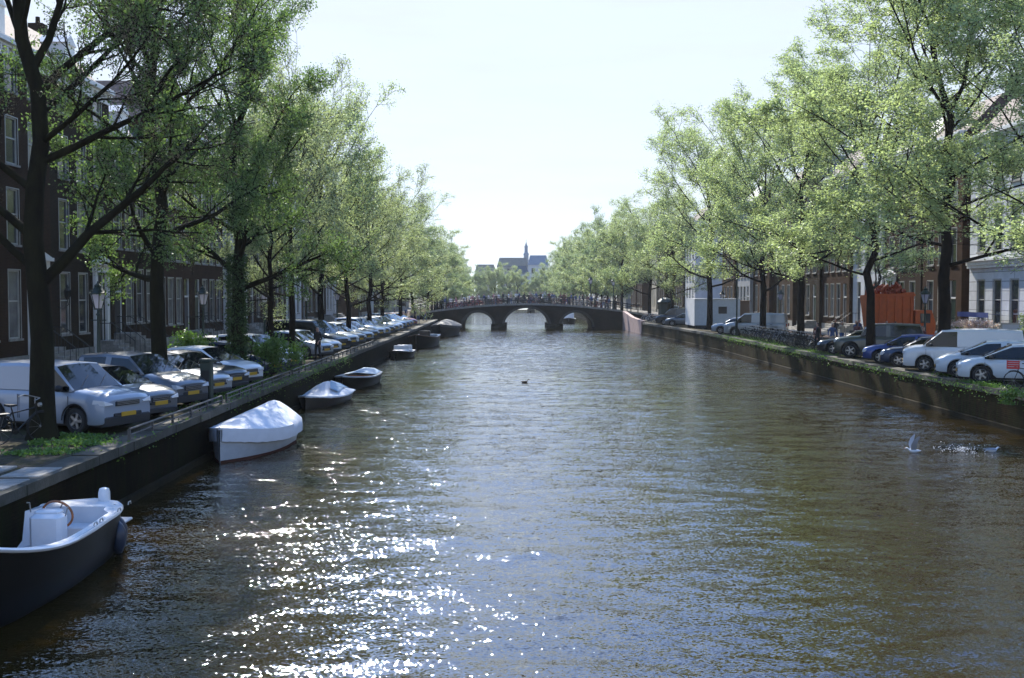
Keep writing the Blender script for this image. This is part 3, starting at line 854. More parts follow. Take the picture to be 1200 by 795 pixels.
for i, (y, W, fl, wmi, bays, gb, po, lb, pl, ww_) in enumerate(right_houses):
    h_ = house(1, y, W, fl, BRM[wmi] if isinstance(wmi, int) else M[wmi], lb, bays, gb, 2 if i < 4 else 1, True, None, po, seed=i + 40, plinth=pl, ww=ww_)
    if i == 0:
        sc_ = MB(); sc_.box(-6.48, 6.48, -0.28, -0.003, 5.45, 5.7); sc_.box(-6.48, 6.48, -0.42, -0.003, 5.7, 5.82); sc_.box(-6.48, 6.48, -0.2, -0.003, 5.25, 5.45)
        sc_.build('string_course', M['white_paint'], h_)
y = 170.0
for i in range(8):
    for s in (-1, 1):
        wmi = mats_far[(i * 2 + s) % 9]
        house(s, y, 9.6, FL4 if (i + s) % 2 else FL3, BRM[wmi] if isinstance(wmi, int) else M[wmi], '%s house, %s beyond the arched bridge on the %s bank' % (colname[wmi], ['first', 'second', 'third', 'fourth', 'fifth', 'sixth', 'seventh', 'last'][i], 'left' if s < 0 else 'right'), 3, ['cornice', 'neck', 'bell'][i % 3], 0, False, seed=i + 60 + s)
    y += 19.0 if i % 2 else 10.0

# ------------------------------------------------------------------ arched bridge
def bridge(y0, y1, xa, xb, arches, zdeck, label, posts=True, step=0.25):
    root = empty('arched_bridge', ((xa + xb) / 2, y0, 0))
    tag(root, label, 'bridge')
    cx = (xa + xb) / 2
    def under(x):
        for a, b, zs_, zc in arches:
            if a < x < b:
                t = (x - a) / (b - a) * 2 - 1
                return zs_ + (zc - zs_) * math.sqrt(max(0, 1 - t * t))
        return -1.5
    xs = sorted(set([xa - 3, xb + 3] + [xa + (xb - xa) * i / 120 for i in range(121)] + [e for a, b, _, _ in arches for e in (a - 0.001, a + 0.002, b - 0.002, b + 0.001)]))
    ms = MB()
    for a, b in zip(xs, xs[1:]):
        ua, ub = under(a), under(b)
        inarch = any(p < (a + b) / 2 < q for p, q, _, _ in arches)
        if not inarch: ua = ub = -1.5
        else:
            ua = max(ua, arches[0][2] - 0.6); ub = max(ub, arches[0][2] - 0.6)
        za, zb = zdeck(a), zdeck(b)
        P = lambda x, yy_, z: (x - cx, yy_ - y0, z)
        ms.add([P(a, y0, ua), P(b, y0, ub), P(b, y0, zb), P(a, y0, za)], [(0, 1, 2, 3)])
        ms.add([P(a, y1, ua), P(b, y1, ub), P(b, y1, zb), P(a, y1, za)], [(3, 2, 1, 0)])
        if inarch: ms.add([P(a, y0, ua), P(b, y0, ub), P(b, y1, ub), P(a, y1, ua)], [(3, 2, 1, 0)])
    for a, b, zs_, zc in arches:   # pier sides
        for x, s in ((a, 1), (b, -1)):
            ms.add([(x - cx, 0, -1.5), (x - cx, y1 - y0, -1.5), (x - cx, y1 - y0, zs_ + 0.05), (x - cx, 0, zs_ + 0.05)], [(0, 1, 2, 3) if s < 0 else (3, 2, 1, 0)])
    ms.build('masonry', M['bridge_brick'], root)
    # cutwaters
    for (a0, b0, _, _), (a1, b1, _, _) in zip(arches, arches[1:]):
        pr = MB(); x0, x1 = b0 - cx, a1 - cx; wdt = x1 - x0
        for yy_, d in ((0, -1), (y1 - y0, 1)):
            pr.loft([[(x0 - 0.35, yy_, z), ((x0 + x1) / 2, yy_ + d * k, z), (x1 + 0.35, yy_, z), (x1 + 0.35 * 0, yy_ - d * 0.05, z), (x0, yy_ - d * 0.05, z)] for z, k in ((-1.2, 0.9), (0.25, 0.8), (0.75, 0.3))], caps=True)
        pr.build('pier_foot', M['stone_wet'], root)
    ring = MB()
    for a, b, zs_, zc in arches:
        n = 22; inn = []; out = []
        for i in range(n + 1):
            t = PI * i / n; c, s = math.cos(t), math.sin(t)
            inn.append(((a + b) / 2 - c * (b - a) / 2 - cx, zs_ + (zc - zs_) * s)); out.append(((a + b) / 2 - c * ((b - a) / 2 + 0.32) - cx, zs_ + (zc - zs_ + 0.34) * s))
        for i in range(n):
            q = [inn[i], inn[i + 1], out[i + 1], out[i]]
            ring.prism(q, -0.05, 0.1)
    ring.build('arch_ring', M['bridge_stone'], root)
    deck = MB(); cor = MB(); X = [xa - 3 + (xb - xa + 6) * i / 60 for i in range(61)]
    for a, b in zip(X, X[1:]):
        za, zb = zdeck(a), zdeck(b)
        deck.add([(a - cx, 0, za), (b - cx, 0, zb), (b - cx, y1 - y0, zb), (a - cx, y1 - y0, za)], [(0, 1, 2, 3)])
        for ya, yb in ((-0.16, 0.28), (y1 - y0 - 0.28, y1 - y0 + 0.16)):
            v = [(a - cx, ya, za - 0.14), (b - cx, ya, zb - 0.14), (b - cx, yb, zb - 0.14), (a - cx, yb, za - 0.14), (a - cx, ya, za + 0.1), (b - cx, ya, zb + 0.1), (b - cx, yb, zb + 0.1), (a - cx, yb, za + 0.1)]
            cor.add(v, [(0, 3, 2, 1), (4, 5, 6, 7), (0, 1, 5, 4), (2, 3, 7, 6)])
    deck.build('roadway', M['asphalt'], root)
    cor.build('cornice', M['stone'], root)
    for yy_ in (0.06, y1 - y0 - 0.06):
        rl = MB()
        for h in (0.45, 0.75, 1.05):
            rl.tube([(x - cx, yy_, zdeck(x) + 0.1 + h) for x in X], 0.035 if h > 1 else 0.022, 4)
        ro = rl.build('railing', M['iron'], root)
        if posts:
            n = int((xb - xa + 4) / 1.45)
            pm = MB(); pm.box(-0.06, 0.06, -0.06, 0.06, 0, 1.12); pm.ball((0, 0, 1.18), 0.08, 6, 4); pmm = pm.mesh('post', M['iron'])
            for i in range(n + 1):
                x = xa - 2 + (xb - xa + 4) * i / n
                place('post', pmm, ro, (x - cx, yy_, zdeck(x) + 0.08))
    return root
M['bridge_stone'] = mat('bridge_stone', (0.045, 0.037, 0.03), 0.85, var=0.3, vscale=3)
BX0, BX1, BY = -10.8, 15.6, 149.0
def bdeck(x):
    t = (x - 2.2) / 13.4
    return 3.5 - 1.0 * min(1.6, abs(t) ** 1.9)
bridge(BY, BY + 9.0, BX0, BX1, [(-6.9, -2.6, 0.35, 2.35), (-1.1, 5.2, 0.4, 2.95), (6.8, 11.2, 0.35, 2.35)], bdeck, 'dark brick bridge with three arches and iron railing crossing the canal')
bridge(292, 300, -14.5, 13.2, [(-11.5, -5.5, 0.3, 2.2), (-4.2, 4.6, 0.35, 3.0), (5.9, 11.3, 0.3, 2.2)], lambda x: 3.5 - 1.0 * min(1.5, abs((x + 0.5) / 13.7) ** 1.9), 'second arched bridge glimpsed through the middle arch of the nearer bridge', posts=False)
# pale stone wing wall at the right end of the near bridge
wwl = MB()
for a, b in ((131.0, 140.0), (140.0, 148.6)):
    xa_, xb_ = RX(a) - 0.12, RX(b) - 0.12
    za_, zb_ = (1.62, 1.9) if a < 140 else (1.9, 2.55)
    wwl.add([(xa_, a, -1), (xb_, b, -1), (xb_, b, zb_), (xa_, a, za_), (xa_ + 0.5, a, -1), (xb_ + 0.5, b, -1), (xb_ + 0.5, b, zb_), (xa_ + 0.5, a, za_)],
            [(0, 1, 2, 3), (7, 6, 5, 4), (3, 2, 6, 7), (4, 0, 3, 7), (1, 5, 6, 2)])
tag(wwl.build('wing_wall', M['pink_stone']), 'pinkish stone wing wall at the right end of the arched bridge', 'wall')

# ------------------------------------------------------------------ distant buildings
M['far_buff'] = mat('far_buff', (0.40, 0.38, 0.32), 0.9, var=0.1, spec=0.1); M['far_brown'] = mat('far_brown', (0.27, 0.25, 0.21), 0.9, var=0.15, spec=0.1); M['far_slate'] = mat('far_slate', (0.24, 0.28, 0.34), 0.9, var=0.15, spec=0.1)  # distance haze put into these paler wall and roof colours
def far_block(x0, x1, y, top, wallm, roofm, label, mansard=True):
    r = empty('city_block', ((x0 + x1) / 2, y, ZQ)); tag(r, label, 'building')
    hw = (x1 - x0) / 2; h = top - ZQ
    m = MB(); hh = h * 0.8 if mansard else h; m.box(-hw, hw, 0, 14, 0, hh); m.build('wall', wallm, r)
    q = MB()
    if mansard: q.loft([[(-hw - 0.2, -0.2, hh), (hw + 0.2, -0.2, hh), (hw + 0.2, 14.2, hh), (-hw - 0.2, 14.2, hh)], [(-hw + 0.8, 1.6, h), (hw - 0.8, 1.6, h), (hw - 0.8, 12.4, h), (-hw + 0.8, 12.4, h)]], caps=True)
    else: q.box(-hw - 0.2, hw + 0.2, -0.2, 14.2, h + 0.002, h + 0.5)
    q.build('roof', roofm, r)
    k = MB(); k.box(0, 1.2, -0.05, -0.003, 0, 2.0); km = k.mesh('window', M['glass'])
    n = max(2, int(hw * 2 / 2.6))
    for i in range(n):
        for f in range(int(hh / 3.3)):
            place('window', km, r, (-hw + (i + 0.5) * 2 * hw / n - 0.6, 0, 1.2 + f * 3.3))
    return r
far_block(-5.5, 6.2, 400, 18.6, M['far_buff'], M['far_brown'], 'distant buff building with brown roof behind the far trees')
far_block(5.9, 13.4, 392, 19.2, M['wall_white'], M['far_slate'], 'distant pale building with blue grey slate roof right of the spire')
far_block(-14, -6.2, 405, 16.2, M['far_buff'], M['far_brown'], 'distant brick building with low roof left of the buff building')
far_block(1.2, 5.6, 360, 14.5, M['wall_white'], M['roof_slate'], 'distant pale gabled house low among the far trees')
sp = empty('church_spire', (5.6, 424, ZQ)); sp.scale = (0.75, 0.75, 0.93); tag(sp, 'slender distant church spire above the roofs at the end of the canal', 'spire')
m = MB(); m.box(-1.3, 1.3, -1.3, 1.3, 0, 20.5); m.build('tower', M['far_slate'], sp)
m = MB(); m.lathe([(1.5, 20.5), (1.35, 21.2), (0.9, 21.6), (0.85, 23.8), (1.1, 24.0), (0.55, 24.6), (0.22, 25.6), (0.04, 26.4)], 8, caps=True); m.build('spire', M['far_slate'], sp)
m = MB(); m.tube([(0, 0, 26.3), (0, 0, 27.4)], 0.05, 5); m.ball((0, 0, 26.7), 0.18, 6, 4); m.build('finial', M['iron'], sp)

# ------------------------------------------------------------------ trees
import time as _t
_t0 = _t.time()
TX_L, TX_R = -2.45, 2.3     # distance behind the quay edge
# nearest left tree: limbs laid out after the photograph (height on trunk, azimuth, elevation, length, thickness)
near_limbs = [(3.7, 12, 46, 6.6, 0.62), (4.1, 186, 40, 4.2, 0.45), (4.9, 170, 42, 5.2, 0.5), (6.0, 200, 35, 4.5, 0.45), (6.7, 22, 20, 6.8, 0.5), (7.2, -35, 18, 5.2, 0.42), (7.9, 60, 32, 6.2, 0.5),
              (8.3, 28, 55, 6.2, 0.6), (8.9, 5, 62, 6.4, 0.6), (9.3, 150, 48, 5.0, 0.5), (9.8, -60, 35, 4.8, 0.4), (10.3, 100, 60, 5.5, 0.6), (10.9, 20, 72, 6.0, 0.75), (11.0, -100, 60, 4.6, 0.5)]
near_limbs = [(h, a_, e_, l_ * (0.8 if abs(a_) < 70 else 1.0), f_) for h, a_, e_, l_, f_ in near_limbs]
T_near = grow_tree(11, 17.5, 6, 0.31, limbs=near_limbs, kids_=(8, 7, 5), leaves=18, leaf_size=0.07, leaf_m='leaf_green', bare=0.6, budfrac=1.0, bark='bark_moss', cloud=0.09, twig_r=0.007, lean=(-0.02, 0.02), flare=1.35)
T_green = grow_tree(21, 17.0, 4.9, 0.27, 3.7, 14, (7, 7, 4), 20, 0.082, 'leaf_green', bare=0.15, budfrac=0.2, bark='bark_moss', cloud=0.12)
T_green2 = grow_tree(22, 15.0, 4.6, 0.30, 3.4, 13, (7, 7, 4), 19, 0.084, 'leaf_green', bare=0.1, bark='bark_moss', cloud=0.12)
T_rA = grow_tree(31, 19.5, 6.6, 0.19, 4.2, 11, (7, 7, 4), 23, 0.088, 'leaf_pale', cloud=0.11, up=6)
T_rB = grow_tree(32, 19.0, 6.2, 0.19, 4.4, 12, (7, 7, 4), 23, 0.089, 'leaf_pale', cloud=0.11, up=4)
T_m = [grow_tree(41 + i, 16.5, 6.2, 0.22, 3.6, 13, (7, 7, 3), 18, 0.108, ['leaf_mid', 'leaf_pale', 'leaf_mid'][i], cloud=0.16, twig_r=0.010, bare=[0.3, 0.05, 0.2][i], up=[2, 8, 4][i]) for i in range(3)]
T_f = [grow_tree(51 + i, 16.5, 6.2, 0.25, 3.2, 13, (6, 5, 2), 24, 0.20, ['leaf_far', 'leaf_mid'][i], cloud=0.26, twig_r=0.02, up=4) for i in range(2)]
print('trees', round(_t.time() - _t0, 1), [t[3] for t in (T_near, T_green, T_rA, T_m[0], T_f[0])])

def fit(T, H, Rd): return (Rd / T[5], Rd / T[5], H / T[4])
GL, GR = 'trees along the left quay', 'trees along the right quay'
put_tree(T_near, (-11.4, 25.8, ZQ), 0, 'nearest left tree with thick dark trunk and nearly bare twigs by the white van', GL)
put_tree(T_green, (-11.6, 35.0, ZQ), 0.6, 'second left tree, bright green, its trunk rising just left of the dark square post', GL, fit(T_green, 18.5, 5.4))
put_tree(T_green2, (-11.5, 44.6, ZQ), 2.2, 'third left tree with ivy on its trunk and a green bush at its foot', GL, fit(T_green2, 16.6, 4.7))
Ll = [(52.0, T_m[2], (17.2, 4.9), 'fourth left tree, thick trunk just right of the ivy covered tree'), (58.5, T_m[0], (17.6, 5.7), 'fifth left tree, forked trunk beside the standing man'),
      (68.5, T_m[1], (17.6, 6.4), 'sixth left tree, behind the black van'), (76.5, T_m[2], (16.4, 6.4), 'seventh left tree, straight trunk beyond the black van'),
      (90, T_m[0], (15.6, 6.6), 'eighth left tree, above the distant silver cars'), (102, T_m[2], (15.2, 6.8), 'ninth left tree, third from the far bridge'),
      (117, T_m[1], (14.8, 6.8), 'tenth left tree, second from the far bridge'), (133, T_m[2], (14.2, 7.0), 'last left tree before the arched bridge')]
rg = random.Random(9)
for Y, T, s, lb in Ll:
    put_tree(T, (LX(Y) + TX_L + rg.uniform(-.3, .3), Y, ZQ), rg.uniform(0, 6.28), lb, GL, fit(T, *s))
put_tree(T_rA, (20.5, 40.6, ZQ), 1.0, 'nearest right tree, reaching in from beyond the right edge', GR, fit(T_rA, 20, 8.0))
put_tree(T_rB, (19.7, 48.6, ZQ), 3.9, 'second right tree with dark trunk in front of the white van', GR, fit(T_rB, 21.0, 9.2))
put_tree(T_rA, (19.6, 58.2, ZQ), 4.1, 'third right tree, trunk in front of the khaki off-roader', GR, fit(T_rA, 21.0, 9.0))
Rl = [(74, T_rB, (19.6, 8.2), 'fourth right tree, behind the parked bicycles'), (85.5, T_m[1], (18.8, 7.8), 'fifth right tree, in front of the pale van'),
      (106, T_m[1], (21.4, 8.8), 'sixth right tree, tall and spreading above the white site cabin'), (124, T_m[2], (18.0, 7.6), 'seventh right tree, beyond the site cabin'), (139, T_m[1], (17.4, 7.4), 'last right tree before the arched bridge')]
for Y, T, s, lb in Rl:
    put_tree(T, (RX(Y) + TX_R + rg.uniform(-.2, .2), Y, ZQ), rg.uniform(0, 6.28), lb, GR, fit(T, *s))
ORD = ['first', 'second', 'third', 'fourth', 'fifth', 'sixth', 'seventh', 'eighth', 'ninth', 'tenth', 'eleventh', 'twelfth', 'thirteenth', 'fourteenth', 'last']
for i in range(15):
    Y = 166 + i * 10.5
    if 285 < Y < 306: Y += 0
    put_tree(T_f[i % 2], (LX(Y) - 2.6, Y, ZQ), rg.uniform(0, 6.28), ORD[i] + ' tree beyond the arched bridge on the left bank', 'trees beyond the bridge on the left bank', fit(T_f[i % 2], rg.uniform(13, 14.5), rg.uniform(6, 6.8)))
    Y += 4
    put_tree(T_f[(i + 1) % 2], (RX(Y) + 2.4, Y, ZQ), rg.uniform(0, 6.28), ORD[i] + ' tree beyond the arched bridge on the right bank', 'trees beyond the bridge on the right bank', fit(T_f[(i + 1) % 2], rg.uniform(16.5, 18.5), rg.uniform(6.2, 7.2)))
for i, (px, Y, s) in enumerate([(566, 350, 0.95), (580, 342, 0.98), (594, 352, 1.0), (606, 344, 0.9), (628, 346, 0.85), (640, 352, 0.98), (652, 345, 1.05), (666, 350, 1.1), (555, 345, 0.95), (617, 356, 0.6)]):
    s *= 0.84
    put_tree(T_f[i % 2], ((px - 600) / F * Y, Y, ZQ), rg.uniform(0, 6.28), ORD[min(i, 9)] + ' pale tree of the row closing the far end of the canal', 'trees at the far end of the canal', fit(T_f[i % 2], 16.5 * s, 6.5 * s))

# ------------------------------------------------------------------ cars
def wheel_mesh(r):
    t = MB(); RX90 = Matrix.Rotation(PI / 2, 4, 'X')
    w_ = 0.105
    t.lathe([(r * 0.64, -w_), (r * 0.92, -w_), (r, -w_ * 0.7), (r, w_ * 0.7), (r * 0.92, w_), (r * 0.64, w_)], 22, M=RX90)
    t.lathe([(r * 0.64, -w_), (r * 0.64, w_)], 22, M=RX90)
    rim = MB()
    rim.lathe([(r * 0.65, -0.09), (r * 0.6, -0.1), (r * 0.56, -0.06), (r * 0.56, 0.06), (r * 0.6, 0.1), (r * 0.65, 0.09)], 22, M=RX90)
    for k in range(5):
        a = 2 * PI * k / 5
        for s in (-1, 1):
            Mx = RX90 @ Matrix.Rotation(a, 4, 'Z')
            rim.box(0.03, r * 0.6, -0.035, 0.035, s * 0.075 - 0.012, s * 0.075 + 0.012, M=Mx)
    rim.lathe([(0.01, -0.095), (0.07, -0.085), (0.07, 0.085), (0.01, 0.095)], 10, M=RX90, caps=True)
    rim.lathe([(0.001, -0.02), (r * 0.58, -0.02), (r * 0.58, 0.02), (0.001, 0.02)], 16, M=RX90, m=1)
    return t.mesh('wheel', M['rubber'], 40), rim.mesh('rim', [M['rim'], M['black_plastic']], 40)
_wheel = {}
CAR_TYPES = {
    # L, W, H, belt, hood, nose, ws, rf, rr, rb, axle f, axle r(from rear), wheel r, last glass d, tumble
    'hatch': dict(L=4.2, W=1.78, H=1.48, belt=0.95, hood=0.95, nose=0.76, ws=1.0, rf=1.85, rr=3.4, rb=4.08, af=0.82, ar=0.72, r=0.32, tb=0.30),
    'ev': dict(L=4.3, W=1.82, H=1.58, belt=1.0, hood=1.01, nose=0.80, ws=0.85, rf=1.95, rr=3.5, rb=4.2, af=0.85, ar=0.72, r=0.35, tb=0.34),
    'estate': dict(L=4.7, W=1.82, H=1.46, belt=0.92, hood=0.93, nose=0.74, ws=1.2, rf=2.0, rr=4.1, rb=4.6, af=0.88, ar=0.85, r=0.33, tb=0.30),
    'saloon': dict(L=4.7, W=1.84, H=1.43, belt=0.93, hood=0.93, nose=0.74, ws=1.25, rf=2.1, rr=3.1, rb=4.05, af=0.88, ar=0.95, r=0.34, tb=0.34),
    'suv': dict(L=4.45, W=1.86, H=1.66, belt=1.06, hood=1.06, nose=0.82, ws=1.15, rf=1.85, rr=3.75, rb=4.3, af=0.86, ar=0.78, r=0.37, tb=0.28),
    'offroad': dict(L=4.75, W=1.98, H=1.92, belt=1.22, hood=1.2, nose=1.05, ws=1.35, rf=1.75, rr=4.45, rb=4.68, af=0.85, ar=0.85, r=0.41, tb=0.16),
    'minivan': dict(L=4.4, W=1.85, H=1.76, belt=1.09, hood=1.09, nose=0.92, ws=0.95, rf=1.65, rr=4.15, rb=4.36, af=0.86, ar=0.82, r=0.33, tb=0.18, cargo=2.25),
    'van': dict(L=5.1, W=1.95, H=1.95, belt=1.18, hood=1.17, nose=1.0, ws=0.85, rf=1.65, rr=4.95, rb=5.06, af=0.92, ar=0.95, r=0.34, tb=0.14, cargo=2.2),
    'bus': dict(L=5.1, W=1.95, H=1.95, belt=1.15, hood=1.12, nose=0.86, ws=0.9, rf=1.7, rr=4.9, rb=5.05, af=0.92, ar=0.95, r=0.34, tb=0.16)}
_carmesh = {}
def lerp_tab(tab, x):
    if x <= tab[0][0]: return tab[0][1]
    for (a, p), (b, q) in zip(tab, tab[1:]):
        if x <= b: return p + (q - p) * (x - a) / max(1e-6, b - a)
    return tab[-1][1]
def car_parts(kind):
    if kind in _carmesh: return _carmesh[kind]
    c = CAR_TYPES[kind]; L, W, H, belt = c['L'], c['W'], c['H'], c['belt']; hw = W / 2
    boxy = kind in ('van', 'bus', 'minivan', 'offroad')
    zt = [(0, c['nose'] - 0.10), (0.04, c['nose'] - 0.02), (0.14, c['nose'] + 0.03), (c['ws'] * 0.55, c['nose'] + (c['hood'] - c['nose']) * 0.72), (c['ws'], c['hood'] - 0.01), (c['ws'] + 0.35, belt),
          (c['rb'] - 0.2, belt), (c['rb'], belt - (0.0 if boxy else 0.02)), (L - 0.06, belt - 0.06), (L, belt - 0.22)]
    def hwid(d):
        e = 0.62 if not boxy else 0.4
        k = 0.20 if not boxy else 0.10
        f = 1.0
        if d < e: f = 1 - k * ((1 - d / e) ** 2.4)
        dd = L - d
        if dd < e * 0.7: f = 1 - k * 0.7 * ((1 - dd / (e * 0.7)) ** 2.4)
        return hw * f
    ax = [c['af'], L - c['ar']]; RA = c['r'] + 0.075
    sill = 0.24 if kind != 'offroad' else 0.34
    ds = set([0, 0.04, 0.14, 0.3, L, L - 0.06, L - 0.2, c['ws'], c['rf'], c['rr'], c['rb'], (c['rf'] + c['rr']) / 2])
    for a in ax:
        for i in range(13): ds.add(a - RA + 2 * RA * (0.5 - 0.5 * math.cos(PI * i / 12)))
    d = 0.3
    while d < L: ds.add(d); d += 0.22
    ds = sorted(x for x in ds if 0 <= x <= L)
    ds = [a for i, a in enumerate(ds) if i == 0 or a - ds[i - 1] > 0.012]
    if ds[-1] < L: ds[-1] = L
    body = MB(); rings = []
    for d in ds:
        zb = sill
        if d < 0.25: zb = sill - 0.02 + 0.06 * (1 - d / 0.25)
        if L - d < 0.3: zb = sill + 0.10 * (1 - (L - d) / 0.3)
        for a in ax:
            if abs(d - a) < RA: zb = max(zb, c['r'] + math.sqrt(RA * RA - (d - a) ** 2))
        w = hwid(d); z = lerp_tab(zt, d)
        h1 = zb + 0.03; h2 = max(h1 + 0.02, 0.52); h3 = max(h2 + 0.02, z - 0.24); 
        half = [(w * 0.955, zb), (w * 0.985, h1), (w * 1.0, h2), (w * 0.992, h3), (w * 0.955, z - 0.07), (w * 0.88, z - 0.005), (w * 0.5, z + 0.025), (0, z + 0.035)]
        rings.append([(-d, -x, zz) for x, zz in half[:-1]] + [(-d, 0, half[-1][1])] + [(-d, x, zz) for x, zz in reversed(half[:-1])])
    body.loft(rings, closed=False)
    for ri, s in ((0, 1), (-1, -1)):
        r_ = rings[ri]; n = len(r_); b0 = len(body.v); body.v.extend(r_)
        for i in range(n // 2):
            q = (b0 + i, b0 + i + 1, b0 + n - 2 - i, b0 + n - 1 - i) if i + 1 != n - 2 - i else (b0 + i, b0 + i + 1, b0 + n - 1 - i)
            body.f.append(q if s < 0 else tuple(reversed(q))); body.m.append(0)
    # greenhouse
    glass = MB(); roofz = [(c['ws'], c['hood'] + 0.0), (c['rf'], H - 0.05), ((c['rf'] + c['rr']) / 2, H), (c['rr'], H - 0.05), (c['rb'], belt + 0.0)]
    gs = [x for x in ds if c['ws'] <= x <= c['rb']]
    extra = [c['ws'] + 0.12, c['rf'] + 0.35, c['rf'] + 0.45]
    prs = []
    for d in gs:
        w = hwid(d) * 0.955; z = lerp_tab(roofz, d); k = min(1, max(0, (z - belt) / (H - belt)))
        wt = w - (c['tb'] * (z - belt if z > belt else 0)) - 0.0
        prs.append((d, [(-w, belt - 0.03), (-wt, z - 0.10 * k), (-wt + 0.07, z - 0.02 * k), (-wt * 0.5, z + 0.015), (0, z + 0.025)], z))
    cargo = c.get('cargo')
    pillars = [(c['rf'] + (c['rr'] - c['rf']) * 0.42 + o) for o in (0,)]
    if not boxy: pillars.append(c['rr'] - 0.05)
    for (d0, a0, z0), (d1, a1, z1) in zip(prs, prs[1:]):
        dm = (d0 + d1) / 2
        for s in (1, -1):
            for j in range(4):
                q = [(-d0, s * -a0[j][0] * -1, a0[j][1]), (-d1, s * -a1[j][0] * -1, a1[j][1]), (-d1, s * -a1[j + 1][0] * -1, a1[j + 1][1]), (-d0, s * -a0[j + 1][0] * -1, a0[j + 1][1])]
                if s > 0: q.reverse()
                if j == 0:
                    isg = c['ws'] + 0.14 < dm < c['rb'] - (0.18 if not boxy else 0.1) and not any(abs(dm - p) < 0.09 for p in pillars)
                    if cargo and dm > cargo: isg = False
                elif j == 1: isg = False
                else:
                    isg = dm < c['rf'] - 0.02 or dm > c['rr'] + 0.05
                (glass if isg else body).add(q, [(0, 1, 2, 3)], 0)
    # bottom cover, bumpers, sills in black plastic
    trim = MB()
    trim.box(-L + 0.25, -0.25, -hw * 0.70, hw * 0.70, 0.16, 0.62)
    for a in ax:
        for s in (-1, 1):
            n = 12; o = []; i_ = []
            for k in range(n + 1):
                t = PI * k / n
                o.append((-a + math.cos(t) * (RA + 0.035), s * (hw * 1.0 + 0.004), c['r'] + math.sin(t) * (RA + 0.035))); i_.append((-a + math.cos(t) * RA * 0.99, s * (hw * 0.985), c['r'] + math.sin(t) * RA * 0.99))
            if kind in ('suv', 'offroad', 'minivan'):
                for k in range(n): trim.add([o[k], o[k + 1], i_[k + 1], i_[k]], [(0, 1, 2, 3) if s < 0 else (3, 2, 1, 0)])
    w0 = hwid(0.0)
    trim.bbox(-0.30, 0.035, -w0 * 0.98, w0 * 0.98, sill - 0.03, sill + (0.2 if kind in ('minivan', 'suv', 'van', 'offroad') else 0.1), 0.03)
    trim.bbox(-L - 0.03, -L + 0.2, -hwid(L) * 0.97, hwid(L) * 0.97, sill + 0.02, sill + 0.16, 0.03)
    # door gaps and handles
    seam = MB()
    for d in [c['ws'] + 0.12, (pillars[0]), (c['rr'] - 0.25 if not cargo else c['rr'] - 1.4)]:
        for s in (-1, 1):
            y_ = hw * 0.996
            seam.box(-d - 0.006, -d + 0.006, s * y_ - 0.006, s * y_ + 0.006, sill + 0.1, belt - 0.14)
    for d in (pillars[0] - 0.22, pillars[0] + 0.85):
        for s in (-1, 1): seam.box(-d - 0.09, -d + 0.09, s * hw * 0.985 - 0.02, s * hw * 0.985 + 0.02, belt - 0.19, belt - 0.16)
    trim.merge(seam)
    grille = MB(); nz_ = c['nose']
    gh = 0.13 if kind in ('minivan', 'van') else 0.16
    if kind != 'ev':
        grille.bbox(-0.1, 0.028, -w0 * 0.52, w0 * 0.52, nz_ - 0.1 - gh, nz_ - 0.11, 0.02)
        for q in range(3): grille.box(0.02, 0.034, -w0 * 0.46, w0 * 0.46, nz_ - 0.1 - gh + 0.03 + q * gh * 0.28, nz_ - 0.1 - gh + 0.042 + q * gh * 0.28, 1)
    grille.bbox(-0.1, 0.030, -w0 * 0.6, w0 * 0.6, sill + 0.2, sill + 0.27, 0.02)
    hl = MB(); hl.loft([[(0.0, -0.17, 0), (0.0, 0.13, 0), (0.0, 0.13, 0.05), (0.0, -0.17, 0.13)], [(0.035, -0.15, 0.01), (0.035, 0.12, 0.01), (0.03, 0.12, 0.04), (0.02, -0.15, 0.11)]], caps=True)
    hl.add([(0.0, -0.17, 0), (-0.3, -0.245, 0.05), (-0.28, -0.235, 0.15), (0.0, -0.17, 0.13)], [(0, 1, 2, 3), (3, 2, 1, 0)])
    hr = MB(); hr.merge(hl, M=Matrix.Scale(-1, 4, (0, 1, 0)))
    tl = MB(); tl.box(-0.05, 0.04, -0.08, 0.08, 0, 0.24)
    pl = MB(); pl.bbox(0, 0.02, -0.26, 0.26, 0, 0.11, 0.006)
    mr = MB(); mr.ball((0, 0, 0), (0.09, 0.13, 0.085), 10, 6); mr.tube([(0, 0, -0.03), (0.0, -0.13, -0.07)], 0.025, 5)
    ml = MB(); ml.merge(mr, M=Matrix.Scale(-1, 4, (0, 1, 0)))
    wp = MB()
    for yo in (-0.55, 0.1): wp.tube([(-c['ws'] - 0.03, yo, c['hood'] + 0.06), (-c['ws'] - 0.28, yo + 0.5, c['hood'] + 0.06 + (H - 0.05 - c['hood']) * 0.28 / (c['rf'] - c['ws']) + 0.02)], 0.008, 4)
    if c['r'] not in _wheel: _wheel[c['r']] = wheel_mesh(c['r'])
    out = dict(c=c, body=body, glass=glass.mesh('windows', M['car_glass'], 30), trim=trim.mesh('bumper', M['black_plastic'], 30), grille=grille.mesh('grille', [M['black_plastic'], M['steel']]),
               hl=hl.mesh('headlight', M['headlight']), hr=hr.mesh('headlight', M['headlight']), tl=tl.mesh('tail_light', M['taillight']), pl=pl.mesh('number_plate', M['plate']),
               mr=mr.mesh('mirror', M['black_plastic'], 60), ml=ml.mesh('mirror', M['black_plastic'], 60), wp=wp.mesh('wiper', M['black_plastic']), w0=w0, wl=hwid(L), hw=hw, bm={})
    _carmesh[kind] = out
    return out
